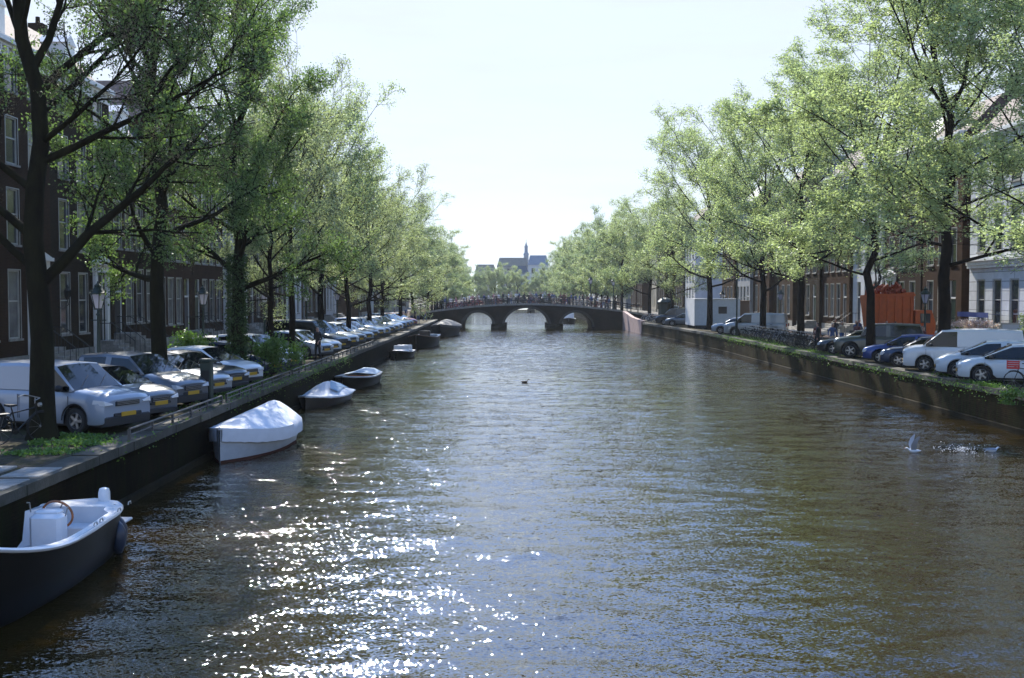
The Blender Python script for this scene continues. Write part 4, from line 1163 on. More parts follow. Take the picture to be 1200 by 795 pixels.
def car(kind, paint, loc, rz, label, cat='car', group=None, z=ZQ):
    """nose at the origin pointing to local +x"""
    p = car_parts(kind); c = p['c']
    root = empty('parked_van' if cat == 'van' else 'parked_car', (loc[0], loc[1], z + 0.006), rz)
    tag(root, label, cat, group)
    if paint not in p['bm']: p['bm'][paint] = p['body'].mesh('body', M['paint_' + paint], 46)
    place('body', p['bm'][paint], root); place('windows', p['glass'], root); place('bumper', p['trim'], root); place('grille', p['grille'], root); place('wiper', p['wp'], root)
    for a in (c['af'], c['L'] - c['ar']):
        for s in (-1, 1):
            w_ = place('wheel', _wheel[c['r']][0], root, (-a, s * (p['hw'] - 0.125), c['r']))
            place('rim', _wheel[c['r']][1], w_)
    hz = c['nose'] - 0.2
    place('headlight', p['hl'], root, (0.0, -p['w0'] * 0.80, hz)); place('headlight', p['hr'], root, (0.0, p['w0'] * 0.80, hz))
    for s in (-1, 1): place('tail_light', p['tl'], root, (-c['L'] - 0.01, s * p['wl'] * 0.86, c['belt'] - 0.34))
    place('number_plate', p['pl'], root, (0.03, 0, 0.42 if kind not in ('offroad',) else 0.55))
    pb = place('number_plate', p['pl'], root, (-c['L'] - 0.03, 0, 0.55), PI)
    place('mirror', p['mr'], root, (-c['ws'] - 0.35, p['hw'] + 0.07, c['belt'] + 0.05)); place('mirror', p['ml'], root, (-c['ws'] - 0.35, -p['hw'] - 0.07, c['belt'] + 0.05))
    return root

GC = 'cars parked nose to the canal on the left quay'
thL = R(-22)     # noses towards the water and a little towards the camera
left_cars = [
    (27.9, 'minivan', 'van', 'pale grey panel van parked behind the nearest left tree', 'van'),
    (30.6, 'hatch', 'grey', 'dark grey hatchback parked close beside the pale panel van', 'car'),
    (33.8, 'suv', 'grey', 'grey off-road styled car in front of the second left tree trunk', 'car'),
    (36.9, 'estate', 'silver', 'silver estate car just behind the dark square post', 'car'),
    (39.4, 'saloon', 'dark', 'black saloon between the silver estate and the white hatchback', 'car'),
    (41.9, 'hatch', 'white', 'white hatchback beside the green bush under the ivy covered tree', 'car'),
    (46.6, 'hatch', 'navy', 'dark blue hatchback parked just beyond the green bush', 'car'),
    (50.4, 'suv', 'white', 'tall white car parked left of the standing man', 'car'),
    (60.2, 'hatch', 'silver', 'silver hatchback parked just right of the standing man', 'car'),
    (66.6, 'bus', 'black', 'black passenger van with dark windows, middle of the left row', 'van'),
    (63.3, 'saloon', 'white', 'white saloon right beside the black passenger van, on its near side', 'car'),
    (71.0, 'suv', 'white', 'tall white car right beside the black passenger van, on its far side', 'car'),
    (82.6, 'hatch', 'dark', 'black hatchback just before the far tall white car', 'car'),
    (90.3, 'estate', 'silver', 'silver estate car just beyond the far tall white car', 'car'),
    (102.2, 'hatch', 'white', 'small white hatchback far down the left row', 'car'),
    (114.5, 'estate', 'grey', 'grey estate car before the red hatchback at the far end', 'car'),
    (74.8, 'hatch', 'grey', 'grey hatchback parked just beyond the black passenger van', 'car'),
    (79.0, 'estate', 'silver', 'silver estate car, second beyond the black passenger van', 'car'),
    (86.5, 'suv', 'white', 'tall white car in the far half of the left row', 'car'),
    (94.0, 'hatch', 'dark', 'black hatchback beyond the silver estate in the far half of the left row', 'car'),
    (98.5, 'hatch', 'silver', 'silver hatchback far down the left row, above the dark open boat', 'car'),
    (106.0, 'suv', 'skyblue', 'light blue car far down the left row', 'car'),
    (110.5, 'hatch', 'navy', 'dark blue hatchback far down the left row', 'car'),
    (119.5, 'hatch', 'red', 'red hatchback at the far end of the left row near the bridge', 'car')]
for Y, kind, paint, lb, cat in left_cars:
    car(kind, paint, (LX(Y) - 0.8, Y * 0.975), thL, lb, cat, GC)
car('estate', 'silver', (-14.6, 49.5), R(-84), 'silver car standing on the street behind the left row, near the white hatchback', 'car')
GCR = 'cars parked nose to the canal on the right quay'
thR = PI - R(21)
right_cars = [
    (43.0, 'ev', 'pale', 'white rounded car nearest the camera on the right quay', 'car'),
    (45.8, 'ev', 'pale', 'white car half hidden behind the nearest white car, right quay', 'car'),
    (49.6, 'van', 'white', 'long white delivery van on the right quay behind the tree trunk', 'van'),
    (52.6, 'hatch', 'navy', 'dark blue hatchback squeezed beside the white delivery van', 'car'),
    (55.2, 'hatch', 'blue', 'bright blue hatchback between the khaki off-roader and the van', 'car'),
    (60.0, 'offroad', 'khaki', 'khaki green boxy off-roader with pale roof on the right quay', 'car'),
    (63.2, 'saloon', 'black', 'black saloon just beyond the khaki off-roader', 'car'),
    (90.5, 'van', 'silver', 'pale silver van in front of the fifth right tree', 'van'),
    (95.4, 'hatch', 'silver', 'silver blue hatchback beside the white site cabin', 'car'),
    (118.0, 'hatch', 'grey', 'grey hatchback just beyond the white site cabin', 'car'),
    (123.0, 'van', 'black', 'black van beyond the site cabin near the bridge', 'van')]
for Y, kind, paint, lb, cat in right_cars:
    r_ = car(kind, paint, (RX(Y) + (0.1 if Y < 44 else 0.35), Y), thR, lb, cat, GCR)
car('bus', 'skyblue', (21.5, 142), R(-95), 'light blue van on the road at the right end of the bridge', 'van')

# ------------------------------------------------------------------ street lamps
def lamp():
    root = empty('street_lamp', (0, 0, ZQ)); tag(root, 'lamp', 'street lamp', 'crowned lanterns on iron posts')
    p = MB(); p.lathe([(0.17, 0), (0.17, 0.12), (0.13, 0.2), (0.12, 0.75), (0.14, 0.8), (0.075, 0.95), (0.06, 2.2), (0.05, 2.75), (0.085, 2.8), (0.05, 2.86), (0.045, 2.98)], 10, caps=True)
    p.tube([(-0.28, 0, 2.6), (0.28, 0, 2.6)], 0.018, 5)
    p.build('post', M['iron_green'], root, 50)
    hd = MB()
    lo, hi, z0, z1 = 0.13, 0.27, 3.0, 3.52
    for k in range(6):
        a = PI / 3 * k; hd.tube([(lo * math.cos(a), lo * math.sin(a), z0), (hi * math.cos(a), hi * math.sin(a), z1)], 0.016, 4)
    hd.lathe([(lo + 0.03, z0 - 0.03), (lo + 0.02, z0 + 0.02)], 6, caps=True)
    hd.lathe([(hi + 0.045, z1), (hi + 0.045, z1 + 0.04), (hi - 0.02, z1 + 0.09), (0.15, z1 + 0.2), (0.11, z1 + 0.26), (0.13, z1 + 0.3), (0.05, z1 + 0.38), (0.02, z1 + 0.46)], 12, caps=True)
    for k in range(6):
        a = PI / 3 * k; hd.ball((0.27 * math.cos(a), 0.27 * math.sin(a), z1 + 0.1), (0.03, 0.03, 0.06), 5, 4)
    h = hd.build('lantern', M['iron_green'], root)
    g_ = MB(); g_.lathe([(lo - 0.005, z0 + 0.01), (hi - 0.01, z1 - 0.01)], 6); g_.build('pane', M['lamp_glass'], h)
    return root
lp0 = lamp(); ls = snapshot(lp0)
lspots = [(-14.7, 37.9, 'nearest left street lamp, in front of the white doorways'), (-15.2, 52.5, 'second left street lamp, right of the second left tree'),
          (-15.2, 65.5, 'third left street lamp, right of the ivy covered tree'), (-15.4, 80, 'fourth left street lamp, left of the forked tree'), (-15.4, 94, 'fifth left street lamp'), (-15.5, 108, 'sixth left street lamp'), (-15.6, 124, 'last left street lamp before the bridge'),
          (24.2, 62.5, 'nearest right street lamp, left of the tree before the white van'), (24.4, 97, 'second right street lamp, above the parked bicycles'), (24.0, 122, 'third right street lamp beyond the site cabin')]
for i, (x, y, lb) in enumerate(lspots):
    if i == 0: lp0.location = (x, y, ZQ); lp0['label'] = lb
    else: copy_thing(ls, (x, y, ZQ + (0.0)), 0, lb)
for x, lb in ((-9.2, 'street lamp at the left end of the arched bridge'), (14.2, 'street lamp at the right end of the arched bridge'), (11.6, 'street lamp near the right arch of the bridge')):
    copy_thing(ls, (x, BY + 0.55 + (8 if x == 11.6 else 0), bdeck(x)), 0, lb, scale=1.15)
# tall plain pole on the right quay
m = MB(); m.lathe([(0.11, 0), (0.1, 1.2), (0.07, 1.25), (0.05, 7.6)], 10, caps=True); m.tube([(0, 0, 7.5), (-0.5, 0, 7.9), (-1.1, 0, 7.95)], 0.035, 5)
r_ = empty('lamp_pole', (18.6, 88.3, ZQ)); tag(r_, 'tall thin dark pole beside the silver hatchback on the right quay', 'pole')
m.build('pole', M['iron_green'], r_)
m = MB(); m.ball((-1.25, 0, 7.93), (0.3, 0.12, 0.07), 8, 5); m.build('lamp_head', M['steel'], r_)
# wall lantern on the third house
wlp = empty('wall_lantern', (LX(54) - 13.2, 52.9, ZQ + 3.4), 0); tag(wlp, 'iron wall lantern on a curled bracket beside the white doorway', 'lantern')
m = MB(); m.tube([(0, 0, -0.5), (0.3, 0, -0.62), (0.55, 0, -0.4), (0.5, 0, -0.15)], 0.022, 5); m.tube([(0, 0, -0.1), (0.5, 0, -0.15)], 0.016, 5); m.build('bracket', M['iron'], wlp)
m = MB(); m.lathe([(0.05, -0.15), (0.16, 0.0), (0.19, 0.3), (0.1, 0.42), (0.02, 0.6)], 6, M=Matrix.Translation((0.5, 0, 0)), caps=True); m.build('lamp_head', M['iron'], wlp)

# ------------------------------------------------------------------ posts, rails
m = MB(); m.bbox(-0.17, 0.17, -0.17, 0.17, 0, 1.38, 0.03); m.bbox(-0.2, 0.2, -0.2, 0.2, 1.38, 1.46, 0.02); m.box(-0.12, 0.12, -0.176, -0.17, 0.2, 1.1, 1)
tag(m.build('utility_post', [M['iron_green'], M['iron']], loc=(-9.75, 34.0, ZQ)), 'dark square metal post on the left quay edge before the silver estate', 'post')
def low_rail(y0, y1, label, X=LX, side=-1, off=0.14):
    root = empty('quay_rail', (X(y0) + side * off, y0, ZQ + 0.03)); tag(root, label, 'rail')
    dx = X(y1) - X(y0)
    m = MB()
    for h, o in ((0.26, 0.0), (0.12, 0.0)):
        m.tube([(dx * t / 8, (y1 - y0) * t / 8, h) for t in range(9)], 0.028 if h > 0.2 else 0.018, 6)
    m.build('bar', M['rail_grey'], root)
    n = max(2, int((y1 - y0) / 1.5)); p = MB(); p.box(-0.03, 0.03, -0.03, 0.03, 0, 0.26); pm = p.mesh('post', M['rail_grey'])
    for i in range(n + 1): place('post', pm, root, (dx * i / n, (y1 - y0) * i / n, 0))
low_rail(25.4, 33.8, 'low grey steel rail on the left quay edge beside the pale panel van')
low_rail(34.4, 44.8, 'low grey steel rail on the left quay edge beyond the dark square post')
low_rail(45.4, 56.0, 'low grey steel rail on the left quay edge below the standing man')
low_rail(57, 74.0, 'low grey steel rail on the left quay edge below the black passenger van')

# ------------------------------------------------------------------ boats
def hull_rings(L, B, zg, b_of, keel=-0.25, n=26, inset=0.0, flare=0.16):
    rings = []
    for i in range(n + 1):
        t = i / n; b = b_of(t) * B / 2 - inset; b = max(b, 0.015); z = zg(t)
        wl = b * (1 - flare) if b > 0.1 else b * 0.6
        xk = t * L
        half = [(b, z), (b * 0.985, z - 0.10), (b * (1 - flare * 0.45), z * 0.5), (wl, 0.04), (wl * 0.82, -0.12), (0.0, keel)]
        rings.append([(xk, -y_, zz) for y_, zz in half] + [(xk, y_, zz) for y_, zz in reversed(half[:-1])])
    return rings
def make_boat(L, B, z_st, z_mid, z_bow, hullm, label, stripe=None, open_=True, rail='white_gel', inner='white_gel', round_stern=True, floor=0.28, fore=0.25):
    root = empty('moored_boat'); tag(root, label, 'boat', 'boats moored along the left quay')
    def b_of(t):
        if round_stern and t < 0.24: return 0.88 * math.sqrt(max(0.0, 1 - (1 - t / 0.24) ** 2.1)) + 0.02
        s = 0.90 if round_stern else 0.80
        if t < 0.45: return s + (1 - s) * math.sin((t - (0.24 if round_stern else 0)) / (0.45 - (0.24 if round_stern else 0)) * PI / 2)
        return max(0.0, 1 - ((t - 0.45) / 0.55) ** 2.3)
    def zg(t): return z_mid + (z_st - z_mid) * max(0, 1 - t / 0.45) ** 2 + (z_bow - z_mid) * max(0, (t - 0.45) / 0.55) ** 1.8
    rr = hull_rings(L, B, zg, b_of)
    h = MB(); h.loft(rr, closed=False)
    s0 = rr[0]; h.add(s0, [tuple(range(len(s0)))])
    if stripe:
        for i in range(len(rr) - 1):
            for a in (3, 4):
                pass
    h.build('hull', hullm, root, 50)
    if stripe:
        st = MB()
        for s in (-1, 1):
            for i in range(len(rr) - 1):
                j = 3 if s < 0 else len(rr[0]) - 4
                p0, p1 = rr[i][j], rr[i + 1][j]
                o = 0.012 * s
                q = [(p0[0], p0[1] + o, -0.1), (p1[0], p1[1] + o, -0.1), (p1[0], p1[1] + o * 1.2, 0.075), (p0[0], p0[1] + o * 1.2, 0.075)]
                st.add(q, [(0, 1, 2, 3), (3, 2, 1, 0)])
        st.build('boot_stripe', M[stripe], root)
    edge = [(p[0][0], p[0][1], p[0][2]) for p in rr] + [(p[-1][0], p[-1][1], p[-1][2]) for p in reversed(rr)]
    gw = MB(); gw.tube(edge + [edge[0]], 0.04, 6)
    gw.build('rubbing_strake', M[rail], root, 60)
    if open_:
        dk = MB(); ins = MB()
        n = len(rr); inn = []
        for i, p in enumerate(rr):
            t = i / (n - 1); b = p[-1][1]
            wdt = 0.13 + (0.16 if t < 0.16 else 0)
            inn.append((p[0][0], max(0.0, b - wdt), p[0][2] + 0.015))
        i0 = next(i for i, p in enumerate(inn) if p[1] > 0.25 and i / (n - 1) > (0.09 if round_stern else 0.04)); i1 = max(i for i, p in enumerate(inn) if i / (n - 1) < 1 - fore)
        for i in range(n - 1):
            for s in (-1, 1):
                bo0, bo1 = rr[i][-1][1], rr[i + 1][-1][1]
                z0_, z1_ = rr[i][0][2] + 0.02, rr[i + 1][0][2] + 0.02
                if i0 <= i < i1: a0, a1 = inn[i][1], inn[i + 1][1]
                else: a0 = a1 = 0.0
                q = [(rr[i][0][0], s * bo0, z0_), (rr[i + 1][0][0], s * bo1, z1_), (rr[i + 1][0][0], s * a1, z1_ + 0.02), (rr[i][0][0], s * a0, z0_ + 0.02)]
                dk.add(q, [(0, 1, 2, 3) if s < 0 else (3, 2, 1, 0)])
                if i0 <= i < i1:
                    q = [(rr[i][0][0], s * a0, z0_ + 0.02), (rr[i + 1][0][0], s * a1, z1_ + 0.02), (rr[i + 1][0][0], s * a1 * 0.86, floor), (rr[i][0][0], s * a0 * 0.86, floor)]
                    ins.add(q, [(0, 1, 2, 3) if s < 0 else (3, 2, 1, 0)])
                    ins.add([(rr[i][0][0], s * a0 * 0.86, floor), (rr[i + 1][0][0], s * a1 * 0.86, floor), (rr[i + 1][0][0], 0, floor), (rr[i][0][0], 0, floor)], [(0, 1, 2, 3) if s < 0 else (3, 2, 1, 0)], 1)
        for i in (i0, i1):
            a = inn[i][1]; z_ = rr[i][0][2] + 0.04; x = rr[i][0][0]
            ins.add([(x, -a, z_), (x, a, z_), (x, a * 0.86, floor), (x, -a * 0.86, floor)], [(0, 1, 2, 3) if i == i1 else (3, 2, 1, 0)])
        dk.build('deck', M[inner], root, 30); ins.build('cockpit', [M[inner + ''], M['gel_grey'] if inner == 'white_gel' else M['brown']], root, 30)
    return root, rr, zg, b_of
def set_pose(o, stern, bow):
    d = Vector((bow[0] - stern[0], bow[1] - stern[1], 0)); o.location = (stern[0], stern[1], 0.0); o.rotation_euler = (0, 0, math.atan2(d.y, d.x)); return d.length

# A: nearest sloop, stern away from the camera, bow out of frame
bA, rrA, zgA, bfA = make_boat(7.6, 2.2, 0.86, 0.88, 2.0, M['hull_black'], 'black hulled open sloop with white interior and wooden steering wheel, nearest boat', None, True)
set_pose(bA, (-8.2, 20.8), (-8.28, 13.3))
m = MB(); m.bbox(1.85, 2.22, -0.28, 0.28, 0.28, 1.02, 0.06); m.bbox(1.87, 2.12, -0.22, 0.22, 1.02, 1.08, 0.03, 0); cs = m.build('console', M['white_gel'], bA, 40)
m = MB(); TW = Matrix.Translation((1.66, 0.0, 0.92)) @ Matrix.Rotation(R(-72), 4, 'Y')
m.tube([TW @ Vector((0.27 * math.cos(2 * PI * k / 28), 0.27 * math.sin(2 * PI * k / 28), 0)) for k in range(29)], 0.022, 6, 0)
for k in range(3):
    a = 2 * PI * k / 3 + 0.5; m.tube([TW @ Vector((0, 0, 0)), TW @ Vector((0.26 * math.cos(a), 0.26 * math.sin(a), 0))], 0.014, 5, 1)
m.tube([TW @ Vector((0, 0, 0.02)), TW @ Vector((0, 0, -0.16))], 0.035, 6, 1)
m.build('steering_wheel', [M['wood'], M['steel']], bA, 60)
m = MB(); m.bbox(2.9, 3.5, -0.86, 0.86, 0.28, 0.56, 0.03); m.bbox(0.85, 1.25, -0.72, 0.72, 0.28, 0.60, 0.03); m.build('bench', M['white_gel'], bA)
m = MB(); m.lathe([(0.10, 0.80), (0.115, 0.86), (0.11, 1.06), (0.09, 1.13), (0.04, 1.15)], 12, M=Matrix.Translation((0.22, -0.28 * -1, 0)), caps=True); m.build('bollard', M['white_gel'], bA, 40)
m = MB(); m.tube([(2.1, -0.28, 1.05), (2.1, -0.30, 1.22), (2.2, -0.30, 1.24)], 0.012, 5); m.tube([(2.1, 0.33, 0.98), (2.05, 0.36, 1.15)], 0.012, 5); m.build('throttle_lever', M['steel'], bA)
for fx_, fy_ in ((1.0, 0.86), (0.62, 0.74)):
    m = MB(); m.lathe([(0.03, 0.66), (0.08, 0.60), (0.14, 0.48), (0.155, 0.34), (0.13, 0.2), (0.07, 0.06), (0.02, 0.05)], 12, M=Matrix.Translation((fx_, fy_ - 0.02, 0)), caps=True)
    f_ = m.build('fender', M['navy'], bA, 60)
    q = MB(); q.tube([(fx_, fy_ - 0.02, 0.64), (fx_, fy_ - 0.04, 0.86), (fx_, fy_ - 0.12, 0.9)], 0.012, 4); q.build('rope', M['rope'], f_)
m = MB(); m.bbox(-0.62, 0.05, 0.10, 0.52, 0.36, 0.40, 0.015); m.tube([(-0.5, 0.3, 0.38), (0.02, 0.3, 0.8)], 0.012, 4); m.build('swim_step', M['gel_grey'], bA)
m = MB(); m.tube([(3.6, -0.98, 0.95), (3.75, -0.2, 0.52), (3.9, 0.5, 0.5)], 0.014, 5); m.build('mooring_line', M['iron'], bA)
m = MB()
for xx, yy_ in ((0.75, 1.0), (2.3, 1.08), (2.6, 1.1), (1.4, 1.05), (1.9, -1.07), (3.0, -1.1)):
    m.tube([(xx - 0.07, yy_ - 0.03, 0.93), (xx - 0.05, yy_ - 0.03, 0.98), (xx + 0.05, yy_ - 0.03, 0.98), (xx + 0.07, yy_ - 0.03, 0.93)], 0.012, 5)
m.build('cleat', M['steel'], bA)

def cover(root, rr, ridge, skirt, name, mt, t0=0.0, t1=1.0, fold=0.02, seed=1, over=0.05):
    """tarpaulin stretched from a ridge line down over the gunwale"""
    rg_ = random.Random(seed); m = MB(); rings = []; n = len(rr) - 1
    K = 52
    for q in range(K + 1):
        u = q / K * n; i = min(int(u), n - 1); f = u - i
        def L_(a, b): return a + (b - a) * f
        x = L_(rr[i][0][0], rr[i + 1][0][0]); b = L_(rr[i][-1][1], rr[i + 1][-1][1]) + over; z = L_(rr[i][0][2], rr[i + 1][0][2]) + 0.03
        zr = max(ridge(q / K), z + 0.02)
        sag = rg_.uniform(-fold, fold)
        sk = skirt + rg_.uniform(-0.012, 0.012)
        pts = []
        for s in (-1, 1):
            h = [(b + 0.02 + sag, z - sk), (b + 0.035 + sag * 0.7, z - sk * 0.5), (b + 0.02, z), (b * 0.80, z + (zr - z) * 0.30 + sag * 0.5), (b * 0.5, z + (zr - z) * 0.66 + sag * 0.6), (b * 0.2, z + (zr - z) * 0.92)]
            pts.append([(x, s * y_, zz) for y_, zz in h])
        rings.append(pts[0] + [(x, 0, zr)] + list(reversed(pts[1])))
    m.loft(rings, closed=False)
    e = rings[0]; m.add([(p[0] - 0.03, p[1], p[2]) for p in e], [tuple(range(len(e)))])
    return m.build(name, mt, root, 55)

bB, rrB, zgB, _ = make_boat(5.5, 2.15, 0.78, 0.74, 1.0, M['hull_white'], 'white boat under a pointed pale tarpaulin, second boat from the camera', 'antifoul', False)
set_pose(bB, (-7.85, 36.2), (-8.45, 30.9))
cover(bB, rrB, lambda t: 0.98 + 0.40 * (t / 0.13 if t < 0.13 else max(0, 1 - (t - 0.13) / 0.75)), 0.40, 'tarpaulin', M['tarp_white'], seed=4)
bC, rrC, zgC, _ = make_boat(4.9, 1.85, 0.42, 0.38, 0.56, M['hull_dark'], 'small dark boat under a white and blue peaked cover, third from the camera', None, False, round_stern=False)
set_pose(bC, (-8.15, 49.9), (-8.75, 45.1))
cover(bC, rrC, lambda t: 0.44 + 0.46 * math.exp(-((t - 0.34) / 0.16) ** 2) + 0.1 * (1 - t), 0.07, 'tarpaulin', M['tarp_white'], seed=6)
m = MB(); a_ = (1.0, 1.15, 2.5); 
m.loft([[(0.75, 0.74, 0.58), (0.75, 0.32, 0.80)], [(1.6, 0.70, 0.70), (1.62, 0.12, 1.00)], [(2.5, 0.74, 0.56), (2.45, 0.34, 0.72)]], closed=False); m.build('blue_panel', M['tarp_blue'], bC)
bD, rrD, zgD, _ = make_boat(5.6, 2.0, 0.56, 0.52, 0.72, M['hull_black'], 'dark open motor boat with raised outboard, fourth from the camera', None, True, 'gel_grey', 'gel_grey', False, 0.2, 0.3)
set_pose(bD, (-8.05, 59.6), (-8.6, 54.2))
def outboard(parent, z=0.7, tilt=35):
    o = MB(); T_ = Matrix.Translation((0.0, 0, z)) @ Matrix.Rotation(R(-tilt), 4, 'Y')
    o.bbox(-0.5, -0.12, -0.15, 0.15, 0.0, 0.38, 0.05, M=T_); o.box(-0.36, -0.22, -0.06, 0.06, -0.75, 0.0, M=T_); o.box(-0.55, -0.15, -0.03, 0.03, -0.8, -0.72, M=T_)
    o.lathe([(0.12, -0.06), (0.02, 0.06)], 8, M=T_ @ Matrix.Translation((-0.5, 0, -0.78)) @ Matrix.Rotation(PI / 2, 4, 'Y'), caps=True)
    o.box(-0.13, 0.06, -0.12, 0.12, -0.15, 0.08, M=T_); return o.build('outboard_motor', M['black_plastic'], parent, 40)
outboard(bD, 0.56, 55)
m = MB(); m.bbox(1.4, 1.9, -0.7, 0.7, 0.2, 0.5, 0.03); m.bbox(2.9, 3.3, -0.75, 0.75, 0.2, 0.48, 0.03); m.build('bench', M['wood'], bD)
m = MB(); m.loft([[(0.2, -0.7, 0.62), (0.2, -0.2, 0.82), (0.2, 0.4, 0.79), (0.2, 0.78, 0.62)], [(1.1, -0.78, 0.60), (1.1, -0.3, 0.74), (1.1, 0.3, 0.82), (1.1, 0.84, 0.60)], [(1.9, -0.85, 0.58), (1.9, -0.2, 0.65), (1.9, 0.3, 0.62), (1.9, 0.88, 0.58)]], closed=False); m.build('folded_cover', M['tarp_blue'], bD, 60)
bE, rrE, _, _ = make_boat(4.6, 1.8, 0.5, 0.46, 0.65, M['hull_black'], 'small black tender with white seats moored mid way along the left quay', None, True, 'black_plastic', 'gel_grey', False, 0.15, 0.25)
set_pose(bE, (-8.35, 84.4), (-8.75, 79.9))
m = MB()
for x in (0.9, 2.2): m.bbox(x, x + 0.5, -0.6, 0.6, 0.15, 0.62, 0.05); m.bbox(x - 0.12, x, -0.6, 0.6, 0.3, 0.95, 0.04)
m.build('seat', M['white_gel'], bE, 40); outboard(bE, 0.5, 10)
bF, rrF, _, _ = make_boat(8.0, 2.6, 1.0, 0.9, 1.25, M['hull_black'], 'long black open boat moored just before the large covered boat', None, True, 'brown', 'gel_grey', False, 0.3, 0.3)
set_pose(bF, (-8.0, 104.0), (-8.65, 96.0))
m = MB(); m.bbox(2.8, 3.3, -0.5, 0.5, 0.3, 1.45, 0.05); m.build('console', M['hull_dark'], bF)
m = MB()
for x in (1.2, 4.2): m.bbox(x, x + 0.5, -1.0, 1.0, 0.3, 0.7, 0.04)
m.build('bench', M['brown'], bF)
bG, rrG, _, _ = make_boat(11.5, 3.3, 1.25, 1.1, 1.45, M['hull_black'], 'large dark boat under a black cover beside the left end of the bridge', None, False)
set_pose(bG, (-7.6, 133.0), (-8.2, 121.6))
cover(bG, rrG, lambda t: 1.55 + 0.35 * math.sin(min(1, t * 1.1) * PI), 0.3, 'tarpaulin', M['tarp_black'], seed=9)
bH, rrH, _, _ = make_boat(9.0, 2.8, 0.8, 0.7, 1.0, M['hull_black'], 'boat with white cabin seen through the right arch of the bridge', None, True, 'white_gel', 'white_gel', False, 0.3, 0.3)
set_pose(bH, (9.6, 186.0), (9.4, 177.0)); bH['group'] = 'boats beyond the bridge'
m = MB(); m.bbox(2.0, 6.4, -1.0, 1.0, 0.3, 1.75, 0.1); m.build('cabin', M['white_gel'], bH)

# ------------------------------------------------------------------ bicycles
def bicycle_parts():
    wh = MB(); RXm = Matrix.Rotation(PI / 2, 4, 'X')
    wh.tube([RXm @ Vector((0.34 * math.cos(2 * PI * k / 20), 0.34 * math.sin(2 * PI * k / 20), 0)) for k in range(21)], 0.019, 5)
    for k in range(10):
        a = 2 * PI * k / 10; wh.tube([RXm @ Vector((0.02 * math.cos(a), 0.02 * math.sin(a), 0.02)), RXm @ Vector((0.33 * math.cos(a), 0.33 * math.sin(a), 0))], 0.003, 3, 1)
    wh.ball((0, 0, 0), (0.03, 0.04, 0.03), 6, 4, 1)
    fr = MB(); A = Vector
    bb, st, hd, ra, fa = A((0.45, 0, 0.30)), A((0.30, 0, 0.82)), A((0.92, 0, 0.86)), A((0, 0, 0.36)), A((1.08, 0, 0.36))
    for a, b, r in ((bb, st, .017), (bb, A((0.95, 0, 0.72)), .018), (st.lerp(bb, 0.15), hd - A((0, 0, 0.04)), .016), (hd + A((-0.01, 0, 0.08)), A((0.96, 0, 0.68)), .02)): fr.tube([a, b], r, 6)
    for s in (-1, 1):
        fr.tube([st.lerp(bb, 0.1) + A((0, s * .01, 0)), ra + A((0, s * .055, 0))], .009, 5); fr.tube([bb, ra + A((0, s * .055, 0))], .011, 5); fr.tube([A((0.96, s * .02, 0.68)), fa + A((0, s * .05, 0))], .012, 5)
    for c_, a0, a1 in ((ra, 20, 200), (fa, 60, 200)):
        fr.tube([c_ + A((0.375 * math.cos(R(a0 + (a1 - a0) * k / 8)), 0, 0.375 * math.sin(R(a0 + (a1 - a0) * k / 8)))) for k in range(9)], .012, 4)
    fr.lathe([(0.02, -0.03), (0.09, -0.03), (0.09, -0.024), (0.02, -0.024)], 10, M=Matrix.Translation(bb) @ RXm, caps=True)
    fr.tube([bb + A((0, -.06, 0)), bb + A((0.12, -.07, -0.12)), bb + A((0.12, -.15, -0.12))], .01, 4); fr.tube([bb + A((0, .06, 0)), bb + A((-0.12, .07, 0.12)), bb + A((-0.12, .15, 0.12))], .01, 4)
    fr.box(-0.32, 0.22, -0.06, 0.06, 0.735, 0.75)
    for s in (-1, 1): fr.tube([A((-0.28, s * .06, 0.74)), ra + A((0, s * .06, 0))], .006, 4)
    hb = MB(); hb.tube([A((0.90, 0, 0.92)), A((0.90, 0, 1.06))], .014, 5)
    hb.tube([A((0.66, -0.30, 1.05)), A((0.82, -0.28, 1.10)), A((0.93, -0.12, 1.07)), A((0.93, 0.12, 1.07)), A((0.82, 0.28, 1.10)), A((0.66, 0.30, 1.05))], .012, 5)
    hb.lathe([(0.05, 0), (0.06, 0.06), (0.01, 0.08)], 8, M=Matrix.Translation((1.0, 0, 0.88)) @ Matrix.Rotation(PI / 2, 4, 'Y'), caps=True)
    sd = MB(); sd.loft([[(0.15, -.1, .91), (0.15, .1, .91), (0.15, .09, .96), (0.15, -.09, .96)], [(0.28, -.07, .9), (0.28, .07, .9), (0.28, .06, .95), (0.28, -.06, .95)], [(0.42, -.02, .91), (0.42, .02, .91), (0.42, .015, .94), (0.42, -.015, .94)]], caps=True); sd.tube([A((0.27, 0, .9)), A((0.30, 0, 0.8))], .014, 5)
    return wh, fr, hb, sd
BW, BF, BH, BS = bicycle_parts()
bwm = BW.mesh('wheel', [M['rubber'], M['steel']]); bhm = BH.mesh('handlebar', M['steel']); bsm = BS.mesh('saddle', M['rubber'])
bfm = {k: BF.mesh('frame', M[k]) for k in ('iron', 'paint_navy', 'paint_red', 'paint_silver', 'iron_green')}
def bicycle(loc, rz, label, group, frame='iron', tilt=0.0, z=ZQ + 0.005, crate=False):
    root = empty('bicycle', (loc[0], loc[1], z), 0); root.rotation_euler = (tilt, 0, rz)
    tag(root, label, 'bicycle', group)
    place('wheel', bwm, root, (0, 0, 0.36)); place('wheel', bwm, root, (1.08, 0, 0.36)); place('frame', bfm[frame], root); place('handlebar', bhm, root); place('saddle', bsm, root)
    return root
one = MB(); one.merge(BF, 0); one.merge(BH, 1); one.merge(BS, 0)
for x in (0, 1.08): one.merge(BW, 0, Matrix.Translation((x, 0, 0.36)))
